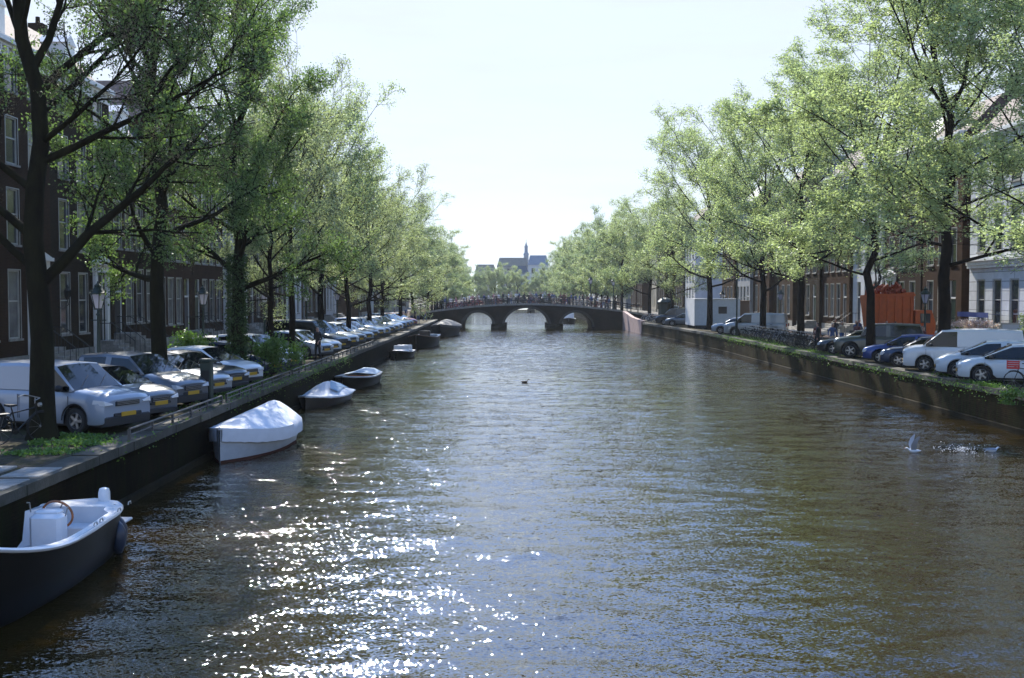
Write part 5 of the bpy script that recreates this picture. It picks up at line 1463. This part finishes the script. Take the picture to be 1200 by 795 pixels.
tiny_bikes = [one.mesh('bicycle', [M[a], M['steel']]) for a in ('iron', 'paint_navy', 'paint_silver', 'paint_red')]
rb = random.Random(77)
ORD2 = 'first second third fourth fifth sixth seventh eighth ninth tenth eleventh twelfth thirteenth fourteenth fifteenth sixteenth seventeenth eighteenth nineteenth twentieth twenty-first twenty-second twenty-third twenty-fourth twenty-fifth last'.split()
GB = 'bicycles parked along the right quay'
for i in range(26):
    Y = 66.5 + i * 0.78 + rb.uniform(-.1, .1)
    fr_ = rb.choice(['iron', 'iron', 'iron', 'paint_navy', 'paint_silver', 'iron_green'])
    bicycle((RX(Y) + 1.9 + rb.uniform(-.15, .15), Y), PI + rb.uniform(-.25, .25), ('dark' if fr_.startswith('iron') else 'navy' if 'navy' in fr_ else 'silver') + ' bicycle, %s from the near end of the right quay row' % ORD2[i], GB, fr_, rb.uniform(-.12, .12))
for i in range(9):
    Y = 126 + i * 1.5
    o = place('bicycle', tiny_bikes[i % 3], None, (RX(Y) + 2.2, Y, ZQ + 0.005), PI + rb.uniform(-.5, .5)); tag(o, ORD2[i] + ' bicycle from the site cabin towards the right end of the bridge', 'bicycle', 'bicycles near the right end of the bridge')
bk = bicycle((19.3, 38.4), PI - 0.5, 'bicycle with a red crate on its front carrier at the right edge', 'single bicycles on the quays', 'iron', 0.08)
cr_ = MB()
for k in range(4):
    z_ = 0.80 + k * 0.075; cr_.box(0.9, 1.32, -0.2, -0.18, z_, z_ + 0.055); cr_.box(0.9, 1.32, 0.18, 0.2, z_, z_ + 0.055); cr_.box(0.9, 0.92, -0.18, 0.18, z_, z_ + 0.055); cr_.box(1.3, 1.32, -0.18, 0.18, z_, z_ + 0.055)
for x in (0.9, 1.3):
    for y_ in (-0.205, 0.185): cr_.box(x, x + 0.02, y_, y_ + 0.02, 0.78, 1.1)
cr_.box(0.9, 1.32, -0.2, 0.2, 0.78, 0.8); cr_.build('crate', M['red'], bk)
bicycle((-11.9, 24.6), R(60), 'dark bicycle leaning near the foot of the nearest left tree', 'single bicycles on the quays', 'iron', 0.1)
for i in range(34):
    x = -9.4 + i * 0.70 + rb.uniform(-.15, .15)
    if x > 14.5: break
    o = place('bicycle', tiny_bikes[rb.choice([0, 0, 1, 2, 3])], None, (x, BY + 0.45 + rb.uniform(0, .12), bdeck(x) + 0.01), rb.uniform(-.5, .5) + (PI if rb.random() < .5 else 0)); tag(o, 'bicycle leaning on the bridge railing, ' + ('by its left end' if x < -6.5 else 'above its left arch' if x < -2.5 else 'above its middle arch' if x < 5.3 else 'above its right arch' if x < 11.2 else 'by its right end'), 'bicycle', 'bicycles on the arched bridge')

# ------------------------------------------------------------------ people
def person_mesh(pose, top, trousers, hair='hair_dark', fem=False, sub=1, fingers=False, name='person'):
    """one continuous body grown from a jointed skeleton; faces are coloured by region"""
    P, E, Rr = [], [], []
    def v(p, r, par=None):
        P.append(p); Rr.append(r)
        if par is not None: E.append((par, len(P) - 1))
        return len(P) - 1
    st = pose.get('stride', 0.12); an = pose.get('arm', 0.15); sw = 0.17 if fem else 0.195
    pel = v((0, 0, 0.95), (0.15, 0.11)); wa = v((0, 0, 1.10), (0.135, 0.1), pel); ch = v((0, 0.0, 1.32), (0.165, 0.115), wa); nb = v((0, 0.0, 1.47), (0.075, 0.07), ch)
    nk = v((0, 0.01, 1.53), (0.052, 0.055), nb); hd1 = v((0, 0.02, 1.60), (0.078, 0.092), nk); hd2 = v((0, 0.015, 1.69), (0.080, 0.098), hd1); v((0, 0.01, 1.755), (0.05, 0.06), hd2); v((0, 0.125, 1.625), (0.016, 0.02), hd1)
    for s in (-1, 1):
        sh = v((s * sw, 0, 1.42), (0.062, 0.062), ch); bend = pose.get('bend', 0.1) if s > 0 else pose.get('bend2', pose.get('bend', 0.1))
        el = v((s * (sw + 0.06), -an * s * 0.5 - 0.02, 1.14), (0.043, 0.043), sh); wr = v((s * (sw + 0.05), an * s * -0.6 + bend, 0.91 + bend * 0.6), (0.03, 0.028), el)
        pm = v((s * (sw + 0.05), an * s * -0.6 + bend * 1.2 + 0.01, 0.84 + bend * 0.6), (0.022, 0.038), wr)
        px, py, pz = P[pm]
        if fingers:
            for k, (o, ln) in enumerate(((0.03, 0.06), (0.01, 0.075), (-0.01, 0.07), (-0.03, 0.055))):
                f1 = v((px, py + o, pz - 0.035), 0.009, pm); v((px - s * 0.015, py + o + 0.004, pz - 0.035 - ln), 0.007, f1)
            t1 = v((px - s * 0.01, py + 0.045, pz + 0.01), 0.011, pm); v((px - s * 0.02, py + 0.06, pz - 0.04), 0.008, t1)
        else: v((px, py + 0.01, pz - 0.06), (0.014, 0.03), pm)
        hp = v((s * 0.095, 0, 0.90), (0.095, 0.1), pel); kn = v((s * 0.10, s * st * 0.55 + 0.03, 0.50), (0.062, 0.065), hp); ak = v((s * 0.10, s * st - 0.02 - (0.06 if s < 0 else 0), 0.10), (0.04, 0.045), kn)
        hl_ = v((s * 0.10, P[ak][1] - 0.02, 0.045), (0.04, 0.04), ak); v((s * 0.115, P[ak][1] + 0.16, 0.035), (0.04, 0.03), hl_)
    me = bpy.data.meshes.new('tmp'); me.from_pydata(P, E, []); o = bpy.data.objects.new('tmp', me); COL.objects.link(o)
    md = o.modifiers.new('s', 'SKIN'); md.use_smooth_shade = True
    sv = me.skin_vertices[0].data
    for i, r in enumerate(Rr): sv[i].radius = r if isinstance(r, tuple) else (r, r); sv[i].use_root = (i == 0)
    sd_ = o.modifiers.new('d', 'SUBSURF'); sd_.levels = sub; sd_.render_levels = sub
    dg = bpy.context.evaluated_depsgraph_get(); dg.update()
    nm = bpy.data.meshes.new_from_object(o.evaluated_get(dg)); nm.name = name
    bpy.data.objects.remove(o)
    nm.materials.clear()
    for a in ('skin', top, trousers, hair, 'rubber'): nm.materials.append(M[a])
    for p in nm.polygons:
        c = p.center; k = 1
        if c.z > 1.50: k = 0
        if c.z > 1.66 - 0.3 * max(0, -c.y) and (c.y < 0.045 or c.z > 1.73): k = 3
        if c.z > 1.52 and c.y < -0.02: k = 3
        if abs(c.x) > 0.17 and c.z < 0.93 + pose.get('bend', 0.1) * 0.7: k = 0
        elif c.z < 0.97: k = 2
        if c.z < 0.09: k = 4
        p.material_index = k; p.use_smooth = True
    return nm
M['c_pink'] = mat('cloth_pink', (0.55, 0.28, 0.27), 0.9); M['c_white'] = mat('cloth_white', (0.7, 0.7, 0.68), 0.9); M['c_black'] = mat('cloth_black', (0.02, 0.02, 0.022), 0.9)
M['c_blue'] = mat('cloth_blue', (0.06, 0.10, 0.22), 0.9); M['c_beige'] = mat('cloth_beige', (0.42, 0.34, 0.25), 0.9); M['c_red'] = mat('cloth_red', (0.16, 0.05, 0.045), 0.9)
PV = {}
for nm_, top_, tr_, hr_, st_, be_ in (('pink', 'c_pink', 'c_blue', 'hair_dark', 0.2, 0.05), ('white', 'c_white', 'c_black', 'hair_dark', 0.12, 0.15), ('black', 'c_black', 'c_black', 'hair_dark', 0.25, 0.05),
                                 ('blue', 'c_blue', 'c_beige', 'hair_grey', 0.05, 0.1), ('beige', 'c_beige', 'c_blue', 'hair_grey', 0.18, 0.0), ('red', 'c_red', 'c_black', 'hair_dark', 0.1, 0.1)):
    PV[nm_] = person_mesh(dict(stride=st_, arm=0.15, bend=be_), top_, tr_, hr_)
rp_ = random.Random(5)
def person(kind, loc, rz, label, group=None, s=1.0):
    o = place('person', PV[kind], None, loc, rz); o.scale = (s,) * 3; return tag(o, label, 'person', group)
for i in range(44):
    x = -9.6 + 24.2 * (i + rp_.uniform(-.4, .4)) / 43
    k = rp_.choice(['pink', 'white', 'white', 'pink', 'black', 'blue', 'beige', 'black']) if x < 3 else rp_.choice(['white', 'black', 'blue', 'blue', 'beige', 'black', 'red'])
    person(k, (x, BY + rp_.uniform(1.4, 4.5), bdeck(x) + 0.01), rp_.uniform(0, 6.28), 'person in a %s top on the bridge %s' % (k, 'by its left end' if x < -6.5 else 'above its left arch' if x < -2.5 else 'above its left pier' if x < -0.5 else 'left of its crown' if x < 2.2 else 'right of its crown' if x < 5.3 else 'above its right pier' if x < 7 else 'above its right arch' if x < 11.2 else 'by its right end'), 'people crossing the arched bridge', rp_.uniform(.94, 1.04))
for i in range(15):
    Y = rp_.uniform(60, 78); k = ['black', 'blue', 'black', 'red', 'white', 'beige'][i % 6]
    person(k, (rp_.uniform(21.6, 25.5), Y, ZQ + 0.01), rp_.uniform(0, 6.28), 'person in a %s top on the street behind the right bank bicycles' % k, 'people on the right bank street', rp_.uniform(.94, 1.04))
for i in range(10):
    Y = rp_.uniform(124, 146); k = ['white', 'pink', 'blue', 'black', 'beige'][i % 5]
    person(k, (LX(Y) - rp_.uniform(0.8, 4.5), Y, ZQ + 0.01), rp_.uniform(0, 6.28), 'person in a %s top near the left end of the bridge' % k, 'people near the left end of the bridge', rp_.uniform(.94, 1.04))
PV['man'] = person_mesh(dict(stride=0.06, arm=0.05, bend=0.22, bend2=0.2), 'c_black', 'c_black', 'hair_grey', sub=2, fingers=True)
person('man', (-10.2, 56.0, ZQ + 0.01), R(150), 'man with grey hair in dark clothes standing on the left quay edge', None, 1.02)
PV['man2'] = person_mesh(dict(stride=0.04, arm=0.05, bend=0.1), 'c_black', 'c_black', 'hair_dark', sub=2, fingers=True)
person('man2', (18.6, 64.8, ZQ + 0.01), R(60), 'person in black standing at the near end of the right bank bicycles', None, 1.02)
for i, (x, y_) in enumerate(((18.9, 66.0), (19.6, 65.2))):
    person(['red', 'blue'][i], (x, y_, ZQ + 0.01), rp_.uniform(0, 6.28), ['person in a red top', 'person in a blue top'][i] + ' among the near bicycles on the right quay', None)

# ------------------------------------------------------------------ birds
def gull(raised):
    m = MB(); rings = []
    prof = [(-0.24, 0.01, 0.075), (-0.18, 0.035, 0.07), (-0.08, 0.07, 0.06), (0.02, 0.08, 0.06), (0.10, 0.06, 0.075), (0.14, 0.035, 0.115), (0.17, 0.034, 0.145), (0.20, 0.03, 0.155), (0.23, 0.012, 0.15), (0.27, 0.004, 0.14)]
    for i, (x, r, z) in enumerate(prof): rings.append([(x, r * math.cos(2 * PI * k / 10), z + r * 0.9 * math.sin(2 * PI * k / 10)) for k in range(10)])
    m.loft(rings, 0, caps=True)
    for i in range(8): m.add(rings[8], [], 0)
    m.lathe([(0.011, 0.0), (0.003, 0.05)], 5, 2, Matrix.Translation((0.235, 0, 0.148)) @ Matrix.Rotation(PI / 2, 4, 'Y'), caps=True)
    for s in (-1, 1):
        if raised: W_ = [[(0.08, s * .05, .10), (-0.08, s * .05, .10)], [(0.10, s * .14, .26), (-0.07, s * .15, .27)], [(0.04, s * .20, .42), (-0.09, s * .22, .41)], [(-0.10, s * .26, .55), (-0.13, s * .27, .53)]]
        else: W_ = [[(0.09, s * .07, .10), (0.07, s * .05, .14)], [(-0.05, s * .10, .09), (-0.06, s * .05, .135)], [(-0.20, s * .06, .10), (-0.21, s * .03, .12)], [(-0.34, s * .02, .115), (-0.34, s * .01, .12)]]
        for up_ in (0.0, 0.012): m.loft([[(x, y_, z + up_) for x, y_, z in r] for r in W_], 1, closed=False)
    return m
for raised, loc, rz, lb in ((True, at(1070, 531, 32.9), R(175), 'gull with raised wings on the water, left of the other gull'), (False, at(1163, 531, 33.0), R(10), 'gull with folded wings floating at the right')):
    o = gull(raised).build('seagull', [M['feather_white'], M['feather_grey'], M['beak']], None, 60, (loc.x, loc.y, -0.02), rz); tag(o, lb, 'gull', 'gulls on the canal')
m = MB(); m.loft([[(x, r * math.cos(2 * PI * k / 10), z + r * .8 * math.sin(2 * PI * k / 10)) for k in range(10)] for x, r, z in ((-.22, .01, .1), (-.15, .06, .07), (0, .1, .05), (.12, .07, .07), (.16, .035, .14), (.2, .045, .2), (.24, .04, .2), (.27, .012, .185), (.32, .01, .18))], 0, caps=True)
pd = at(615, 448.5, 59)
tag(m.build('duck', [M['feather_brown']], None, 60, (pd.x, pd.y, -0.02), 0.3), 'small dark duck swimming alone in the middle of the canal', 'duck')

m = MB(); rs_ = random.Random(31)
c0 = at(1128, 531, 33.0)
for k in range(150):
    a_ = rs_.uniform(0, 6.28); d_ = abs(rs_.gauss(0, 0.42)); m.ball((c0.x + d_ * math.cos(a_) * 1.3, c0.y + d_ * math.sin(a_) * 1.6, rs_.uniform(0.02, 0.14)), rs_.uniform(0.008, 0.02), 5, 3)
tag(m.build('water_splash', M['feather_white'], None, 60), 'white drops splashing between the two gulls', 'splash', None, 'stuff')

# ------------------------------------------------------------------ right bank: cabin, skip lorry, awning, flowers
M['window_dark'] = mat('window_dark', (0.03, 0.03, 0.035), 0.5)
cb = empty('site_cabin', (20.9, 108.5, ZQ), R(0)); tag(cb, 'white blue site cabin with small dark window on the right quay', 'cabin')
m = MB(); m.box(-2.3, 2.3, 0, 5.5, 0.35, 2.95); m.build('body', M['container_white'], cb)
m = MB(); m.box(-2.36, 2.36, -0.06, 5.56, 2.952, 3.08); m.box(-2.36, -2.302, -0.06, 5.56, 0.3, 2.95); m.build('trim', M['white_paint'], cb)
m = MB(); m.box(0.1, 0.95, -0.04, -0.002, 1.55, 2.25); m.build('window', M['window_dark'], cb)
m = MB(); m.box(-2.2, 2.2, 0.05, 0.3, 0.0, 0.35); m.box(-2.2, 2.2, 5, 5.3, 0.0, 0.35); m.build('support', M['black_plastic'], cb)
m = MB(); m.box(2.362, 3.4, 0.1, 5.3, 0.0, 2.8); m.box(2.364, 3.5, 0.0, 5.4, 2.802, 2.88); tag(m.build('wooden_shed', M['brown'], None, loc=(20.9, 109.0, ZQ)), 'brown boarded hut standing against the right side of the site cabin', 'hut')
kx = MB(); kx.lathe([(0.9, 0), (0.9, 2.3), (1.05, 2.35), (1.1, 2.55), (0.7, 2.9), (0.2, 3.1)], 8, caps=True)
tag(kx.build('kiosk', M['iron_green'], None, loc=(19.2, 133.5, ZQ)), 'dark green kiosk with round roof near the right end of the bridge', 'kiosk')

lo = empty('skip_lorry', (25.6, 71.5, ZQ), R(4)); lo.scale = (0.68, 0.8, 1.06); tag(lo, 'orange lorry carrying a large orange waste container behind the right parked cars', 'lorry')
m = MB(); m.loft([[(-1.9, 0, 1.2), (1.9, 0, 1.2), (1.9, 2.4, 1.2), (-1.9, 2.4, 1.2)], [(-2.3, -0.1, 3.25), (2.0, -0.1, 3.45), (2.0, 2.5, 3.45), (-2.3, 2.5, 3.25)]])
m.add([(-2.3, -0.1, 3.25), (2.0, -0.1, 3.45), (2.0, 2.5, 3.45), (-2.3, 2.5, 3.25)], [], 0)
for x in (-1.5, -0.7, 0.1, 0.9, 1.7): m.box(x - 0.06, x + 0.06, -0.14, -0.03, 1.2, 3.3)
m.box(-2.35, 2.05, -0.2, -0.1, 3.2, 3.34)
ct = m.build('container', M['orange'], lo)
m = MB(); rq = random.Random(3)
for k in range(26): m.box(-0.4, 0.4, -0.2, 0.2, -0.1, 0.1, M=Matrix.Translation((rq.uniform(-1.9, 1.5), rq.uniform(.2, 2.2), 3.25 + rq.uniform(-.1, .55))) @ Euler((rq.uniform(-1, 1), rq.uniform(-1, 1), rq.uniform(0, 3))).to_matrix().to_4x4())
m.build('debris', M['orange_dark'], ct)
m = MB(); m.box(-3.6, 3.2, 0.5, 1.9, 0.75, 1.0); m.build('chassis', M['black_plastic'], lo)
m = MB(); m.loft([[(2.2, 0.0, 0.6), (4.2, 0.0, 0.6), (4.2, 2.4, 0.6), (2.2, 2.4, 0.6)], [(2.2, 0.0, 1.5), (4.25, 0.0, 1.5), (4.25, 2.4, 1.5), (2.2, 2.4, 1.5)], [(2.25, 0.1, 2.3), (3.9, 0.1, 2.3), (3.9, 2.3, 2.3), (2.25, 2.3, 2.3)]], caps=True); cbn = m.build('cab', M['orange'], lo)
m = MB(); m.box(2.7, 3.7, -0.02, 0.12, 1.5, 2.1); m.build('window', M['glass'], cbn)
for x in (-2.6, -1.4, 3.2):
    for y_ in (0.25, 2.15):
        w_ = place('wheel', _wheel[0.41][0], lo, (x, y_, 0.48)); w_.scale = (1.17, 1.5, 1.17); place('rim', _wheel[0.41][1], w_)
# terrace in front of the pale house
aw = empty('street_awning', (29.6, 66.5, ZQ)); tag(aw, 'blue cloth canopy over the terrace before the pale stuccoed house', 'canopy')
m = MB(); m.loft([[(-0.9, -2.2, 2.35), (0.9, -2.2, 2.15)], [(-0.9, 2.2, 2.45), (0.9, 2.2, 2.25)]], closed=False); m.box(-0.92, -0.9, -2.2, 2.2, 2.1, 2.4); m.build('canopy', M['blue_cloth'], aw)
m = MB()
for x in (-0.85, 0.85):
    for y_ in (-2.1, 2.1): m.tube([(x, y_, 0), (x, y_, 2.2)], 0.025, 5)
m.build('frame', M['steel'], aw)
sg = empty('notice_board', (27.0, 57.2, ZQ), R(-25)); tag(sg, 'grey framed glass board standing on the pavement at the right edge', 'board')
m = MB(); m.box(-0.7, 0.7, -0.03, 0.03, 1.9, 1.98); m.box(-0.7, 0.7, -0.03, 0.03, 0.85, 0.92); m.box(-0.7, -0.63, -0.03, 0.03, 0, 1.9); m.box(0.63, 0.7, -0.03, 0.03, 0, 1.9); m.build('frame', M['steel'], sg)
m = MB(); m.box(-0.63, 0.63, -0.01, 0.01, 0.92, 1.9); m.build('panel', M['gel_grey'], sg)
def leaf_clump(name, centre, size, n, leaf, material, label, cat, seed, kind=None, group=None, parent=None):
    rs = np.random.RandomState(seed); c = np.array(centre)
    k = 9; cc = rs.normal(size=(k, 3)) * np.array(size) * 0.45; pts = cc[rs.randint(0, k, n)] + rs.normal(size=(n, 3)) * np.array(size) * 0.27
    pts[:, 2] = np.maximum(pts[:, 2], -size[2] * 0.7)
    me = leaf_mesh(name, pts, leaf, M[material], seed)
    o = place(name, me, parent, tuple(c)); return tag(o, label, cat, group, kind) if not parent else o
pb = empty('flower_planter', (26.2, 60.5, ZQ)); tag(pb, 'long planter of pink and white blossom behind the white delivery van', 'planter')
m = MB(); m.box(-0.35, 0.35, -2.6, 2.6, 0, 1.3); m.build('box', M['brown'], pb)
leaf_clump('blossom', (0, 0, 1.75), (0.5, 2.6, 0.45), 1800, 0.12, 'petal', None, None, 3, parent=pb)
leaf_clump('foliage', (0, 0, 1.5), (0.5, 2.6, 0.35), 800, 0.12, 'leaf_bush', None, None, 4, parent=pb)
pp = empty('potted_shrub', (23.3, 47.6, ZQ)); tag(pp, 'leafy shrub in a pale tub at the right edge above the white cars', 'plant')
m = MB(); m.lathe([(0.3, 0), (0.42, 0.9), (0.45, 1.4), (0.38, 1.42)], 12, caps=True); m.build('pot', M['stone_pale'], pp)
leaf_clump('foliage', (0, 0, 1.95), (0.65, 0.65, 0.55), 1500, 0.11, 'leaf_mid', None, None, 5, parent=pp)

# ------------------------------------------------------------------ shrubs, ivy, grass
bs = empty('green_bush', (-11.0, 45.2, ZQ)); tag(bs, 'bright green bush growing at the foot of the ivy covered tree', 'bush')
leaf_clump('foliage', (0.6, 0.0, 0.85), (0.95, 0.8, 0.85), 6500, 0.11, 'leaf_bush', None, None, 12, parent=bs)
st_ = MB(); rq = random.Random(8)
for k in range(24): st_.tube([(rq.uniform(-.4, .6), rq.uniform(-.4, .5), 0), (rq.uniform(-.9, 1.3), rq.uniform(-.9, 1.0), rq.uniform(.8, 1.9))], [.02, .006], 4)
st_.build('stems', M['bark'], bs)
bs2 = empty('green_bush', (-13.6, 44.0, ZQ)); tag(bs2, 'lower wide bush left of the ivy covered tree trunk', 'bush')
leaf_clump('foliage', (0, 0, 1.1), (1.1, 0.7, 0.65), 3500, 0.11, 'leaf_bush', None, None, 13, parent=bs2)
iv = np.random.RandomState(3); n = 5200; a = iv.uniform(0, 2 * PI, n); z_ = iv.uniform(0.1, 5.2, n); r__ = 0.30 + np.abs(iv.normal(size=n)) * 0.10
me = leaf_mesh('ivy', np.stack([r__ * np.cos(a), r__ * np.sin(a), z_], 1), 0.10, M['leaf_dark'], 4); o = place('ivy', me, None, (-11.5, 44.6, ZQ)); tag(o, 'dark ivy clothing the trunk of the third left tree', 'ivy')
def grass(name, x0, x1, y0, y1, n, h, label, material='leaf_bush', seed=1, z=ZQ + 0.02, cat='grass', kind='stuff', hang=0.0, clumps=10):
    rs = np.random.RandomState(seed); cx = rs.uniform(x0, x1, clumps); cy_ = rs.uniform(y0, y1, clumps); idx = rs.randint(0, clumps, n)
    p = np.stack([cx[idx] + rs.normal(size=n) * (x1 - x0) * 0.16, cy_[idx] + rs.normal(size=n) * (y1 - y0) * 0.05, z + np.abs(rs.normal(size=n)) * h * 0.5], 1)
    p[:, 0] = np.clip(p[:, 0], x0, x1)
    if hang: p[:, 2] = z + 0.1 - np.abs(rs.normal(size=n)) * hang * rs.uniform(0.2, 1, clumps)[idx]
    o = place(name, leaf_mesh(name, p, 0.065, M[material], seed), None); return tag(o, label, cat, None, kind)
grass('grass_tufts', -11.2, -9.0, 23.0, 26.6, 3000, 0.07, 'short bright grass between the paving stones by the nearest tree', seed=2)
grass('grass_tufts', -10.6, -9.3, 31.5, 52.0, 2600, 0.10, 'weeds and grass growing along the left quay edge', seed=3, clumps=26)
grass('grass_tufts', 17.9, 20.4, 36.5, 46.0, 7000, 0.12, 'grass strip under the white cars at the right edge', seed=4)
grass('grass_tufts', 17.9, 19.6, 62.0, 90.0, 4500, 0.09, 'grass along the right quay edge before the bicycles', 'leaf_bush', seed=5, clumps=30)
grass('wall_weeds', 17.1, 17.38, 38, 92, 2200, 0.1, 'weeds hanging over the right quay wall', 'leaf_bush', 6, ZQ, 'weeds', 'stuff', 0.28, 60)
grass('wall_weeds', -9.3, -8.95, 26, 60, 1400, 0.1, 'weeds hanging over the left quay wall', 'leaf_bush', 7, ZQ, 'weeds', 'stuff', 0.35, 34)
leaf_clump('hanging_shrub', (17.2, 36.6, 1.35), (0.3, 0.4, 0.3), 800, 0.09, 'leaf_bush', 'feathery green shrub growing out of the right quay wall top', 'shrub', 21)
# litter of pale flagstones at the near left corner
m = MB(); rq = random.Random(2)
for k in range(9):
    x = -9.35 - 0.95 * (k % 3) - rq.uniform(0, .15); y_ = 17.6 + 1.35 * (k // 3) + rq.uniform(-.15, .15)
    m.bbox(x - 0.4, x + 0.36, y_, y_ + 1.1, 0.003, 0.04, 0.01)
tag(m.build('flagstones', M['stone'], None, loc=(0, 0, ZQ)), 'pale worn flagstones on the quay at the lower left', 'paving stones')

if HAZE:
    hm = bpy.data.materials.new('haze_air'); hm.use_nodes = True
    hn, hl2 = hm.node_tree.nodes, hm.node_tree.links; hn.clear()
    ho = hn.new('ShaderNodeOutputMaterial'); pv = hn.new('ShaderNodeVolumePrincipled')
    pv.inputs['Color'].default_value = (0.80, 0.90, 1.0, 1); pv.inputs['Density'].default_value = HAZE_DENSITY; pv.inputs['Anisotropy'].default_value = 0.3
    hl2.new(pv.outputs['Volume'], ho.inputs['Volume'])
    m = MB(); m.box(-2600, 2600, -500, 5100, -3, 60); tag(m.build('haze', hm), kind='stuff')
    cy.volume_step_rate = 10; cy.volume_max_steps = 8; cy.volume_bounces = 0
